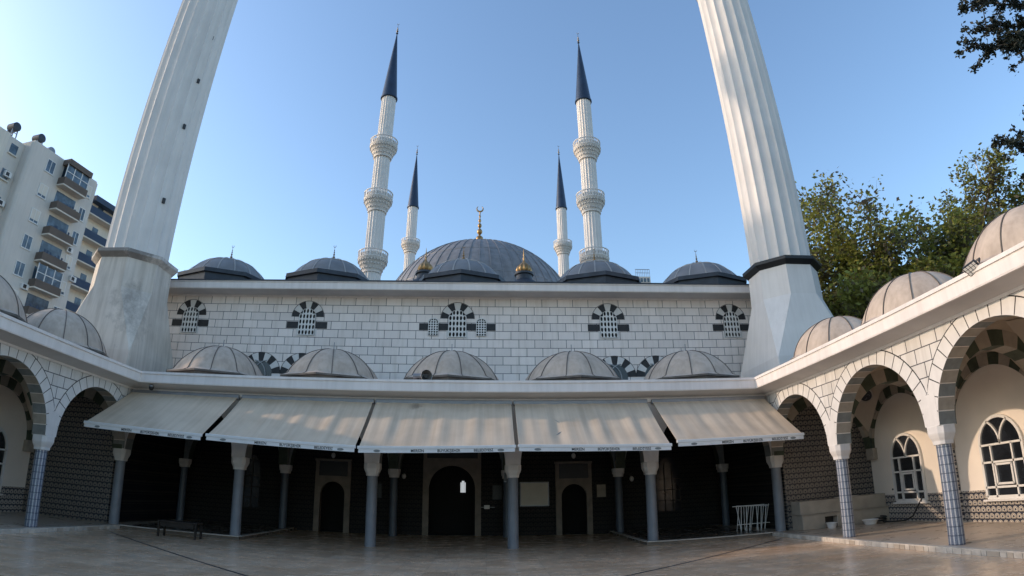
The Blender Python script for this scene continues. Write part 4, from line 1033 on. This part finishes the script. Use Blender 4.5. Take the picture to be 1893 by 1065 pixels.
# small distant building
t = thing('distant_building', (43, 150, 0), 'tiny pale rooftop with railings in the gap right of the fourth lead dome', 'building')
mb = MB(); mb.box(40.9, 45.2, 148, 160, 0, 58.5); mb.build('wall', 'apt_shade', t)
mb = MB()
for k in range(9): mb.box(41+.5*k, 41.09+.5*k, 147.8, 147.9, 58.5, 60.6)
mb.box(41, 45.1, 147.8, 147.9, 60.5, 60.65); mb.box(41, 45.1, 147.8, 147.9, 59.5, 59.6); mb.build('railing', 'metal', t)
mb = MB()
for k in range(4): mb.box(41.4+.95*k, 42.0+.95*k, 147.9, 147.99, 56.9, 58.0)
mb.build('window', 'glass_blue', t)

# ------------------------------------------------------------------ trees
def leaves_mesh(name, centers, normals_jit, size, mat, parent, aspect=.55, squash=1.):
    n = len(centers); ang = rng.uniform(0, 2*PI, n); th = rng.uniform(.2, 1.5, n)
    d = np.stack([np.cos(ang)*np.sin(th), np.sin(ang)*np.sin(th), np.cos(th)], 1)
    a = np.cross(d, rng.normal(size=(n, 3))); a /= np.linalg.norm(a, axis=1)[:, None]; b = np.cross(d, a)
    s = size*rng.uniform(.6, 1.3, n)[:, None]
    v = np.stack([centers-a*s*.5, centers+b*s*aspect*.5-a*s*.05, centers+a*s*.5, centers-b*s*aspect*.5-a*s*.05], 1).reshape(-1, 3)
    org = np.array([centers[:, 0].mean(), centers[:, 1].mean(), centers[:, 2].min()])
    me = bpy.data.meshes.new(name); me.vertices.add(4*n); me.vertices.foreach_set('co', (v-org).astype(np.float32).ravel())
    me.loops.add(4*n); me.loops.foreach_set('vertex_index', np.arange(4*n, dtype=np.int32))
    me.polygons.add(n); me.polygons.foreach_set('loop_start', np.arange(0, 4*n, 4, dtype=np.int32))
    me.update(calc_edges=True); me.validate(); me.materials.append(M[mat])
    o = bpy.data.objects.new(name, me); link(o); o.parent = parent; o.location = Vector(org.tolist()) - WORG[parent.name]; return o
def broad_tree(x, y, h, rad, label, group, nl=66000, leaf=.25, zlow=.25, mat='leaf', density=.9):
    t = thing('tree', (x, y, 0), label, 'tree', group)
    mb = MB(); tips = []
    def grow(p, d, length, r, lvl):
        q = p; pts = [p]; rr = [r]; steps = 4
        for s_ in range(steps):
            d = (d + Vector((random.gauss(0, .13), random.gauss(0, .13), random.gauss(.05, .08)))).normalized()
            q = q + d*length/steps; pts.append(q); rr.append(r*(1-.55*(s_+1)/steps))
            if lvl > 0 and s_ >= 1:
                for _ in range(2 if lvl > 1 else 2):
                    dd = (d*.55 + Vector((random.gauss(0, .6), random.gauss(0, .6), random.gauss(.25, .35)))).normalized()
                    grow(q, dd, length*random.uniform(.5, .72), rr[-1]*.6, lvl-1)
            if lvl <= 1: tips.append((q, lvl))
        mb.tube(pts, rr, 6 if lvl < 2 else 9, cap=False)
    H = h*.38
    mb.tube([(x, y, 0), (x+.1, y, H*.5), (x, y, H)], [h*.03, h*.024, h*.02], 12)
    for k in range(7):
        a = 2*PI*k/7+random.uniform(-.3, .3); up = random.uniform(.55, 1.6)
        grow(Vector((x, y, H*random.uniform(.6, 1))), Vector((math.cos(a), math.sin(a), up)).normalized(), rad*random.uniform(.75, 1.0), h*.012, 3)
    grow(Vector((x, y, H)), Vector((0, 0, 1)), h*.36, h*.015, 3)
    T = np.array([q for q, l in tips])
    # grow the whole tree to the wanted height and spread
    kz = (h-.3)/T[:, 2].max(); kr = rad/np.percentile(np.hypot(T[:, 0]-x, T[:, 1]-y), 96)
    fix = lambda A: np.stack([x+(A[:, 0]-x)*kr, y+(A[:, 1]-y)*kr, A[:, 2]*kz], 1)
    mb.v = [tuple(p) for p in fix(np.array(mb.v))]; T = fix(T)
    mb.build('trunk', 'bark', t, smooth=True)
    # pull the crown to the wanted height and radius
    idx = rng.integers(0, len(T), nl); c = T[idx] + rng.normal(size=(nl, 3))*np.array([.25, .25, .22])*(rad/4.5)
    leaves_mesh('crown', c, 0, leaf, mat, t)
    return t
G = 'leafy trees behind the right arcade'
broad_tree(20.0, 23.5, 17.2, 5.1, 'broadleaf tree close beside the right black collared minaret', G)
broad_tree(23.6, 22.0, 17.8, 4.6, 'broadleaf tree second from the right minaret, behind the middle arcade dome', G)
broad_tree(28.4, 21.0, 16.3, 4.6, 'tallest broadleaf tree, at the right edge behind the highest arcade dome', G)
broad_tree(-21, 10.6, 10.8, 4.0, 'unseen broadleaf tree added outside the left arcade to shade the courtyard floor', 'unseen trees added beyond the left arcade', nl=26000, leaf=.3)  # out of view, put in to throw shade across the courtyard
# dark tree leaning in from the upper right corner
t = thing('tree', (21.5, 11, 0), 'near dark tree reaching its ragged branches in from the upper right corner', 'tree')
mb = MB(); mb.tube([(21.5, 11, 0), (21.3, 11, 8), (21.0, 11, 15), (20.7, 11, 22)], [.35, .28, .2, .08], 12); br = []
def branch(p0, p1, r):
    p0, p1 = Vector(p0), Vector(p1); pts = []
    for k in range(9):
        s_ = k/8; pts.append(p0.lerp(p1, s_) + Vector((0, random.gauss(0, .12), math.sin(s_*PI)*.35+random.gauss(0, .07))))
    mb.tube(pts, [r*(1-.8*k/8) for k in range(9)], 6, cap=False)
    for k in range(1, 9):
        for j in range(5): br.append(np.array(pts[k].lerp(pts[k-1], random.random())))
        if k > 2:
            for s_ in range(3):
                d = Vector((random.gauss(-.5, .3), random.gauss(0, .5), random.gauss(-.05, .35))).normalized()*random.uniform(.4, 1.1)
                mb.tube([pts[k], pts[k]+d], [r*.3, .008], 4, cap=False)
                for j in range(6): br.append(np.array(pts[k]+d*random.uniform(.15, 1)))
T0 = (20.9, 11)
for (zs_, ex, ey, ez) in ((16.2, 15.6, 11, 15.9), (15.2, 16.2, 11.2, 15.0), (14.0, 14.8, 11, 13.7), (14.6, 16.3, 10.9, 14.2), (12.2, 16.6, 11, 11.9), (11.0, 16.3, 11, 11.0), (10.4, 15.0, 11.1, 10.25), (9.6, 15.7, 11, 9.4), (9.0, 16.0, 11.2, 8.8)):
    branch((*T0, zs_), (ex+.3, ey, ez), .07)
mb.build('trunk', 'bark', t, smooth=True)
B3 = np.array(br); idx = rng.integers(0, len(B3), 13000); c = B3[idx] + rng.normal(size=(13000, 3))*np.array([.075, .075, .07])
leaves_mesh('crown', c, 0, .15, 'leaf_dark', t)
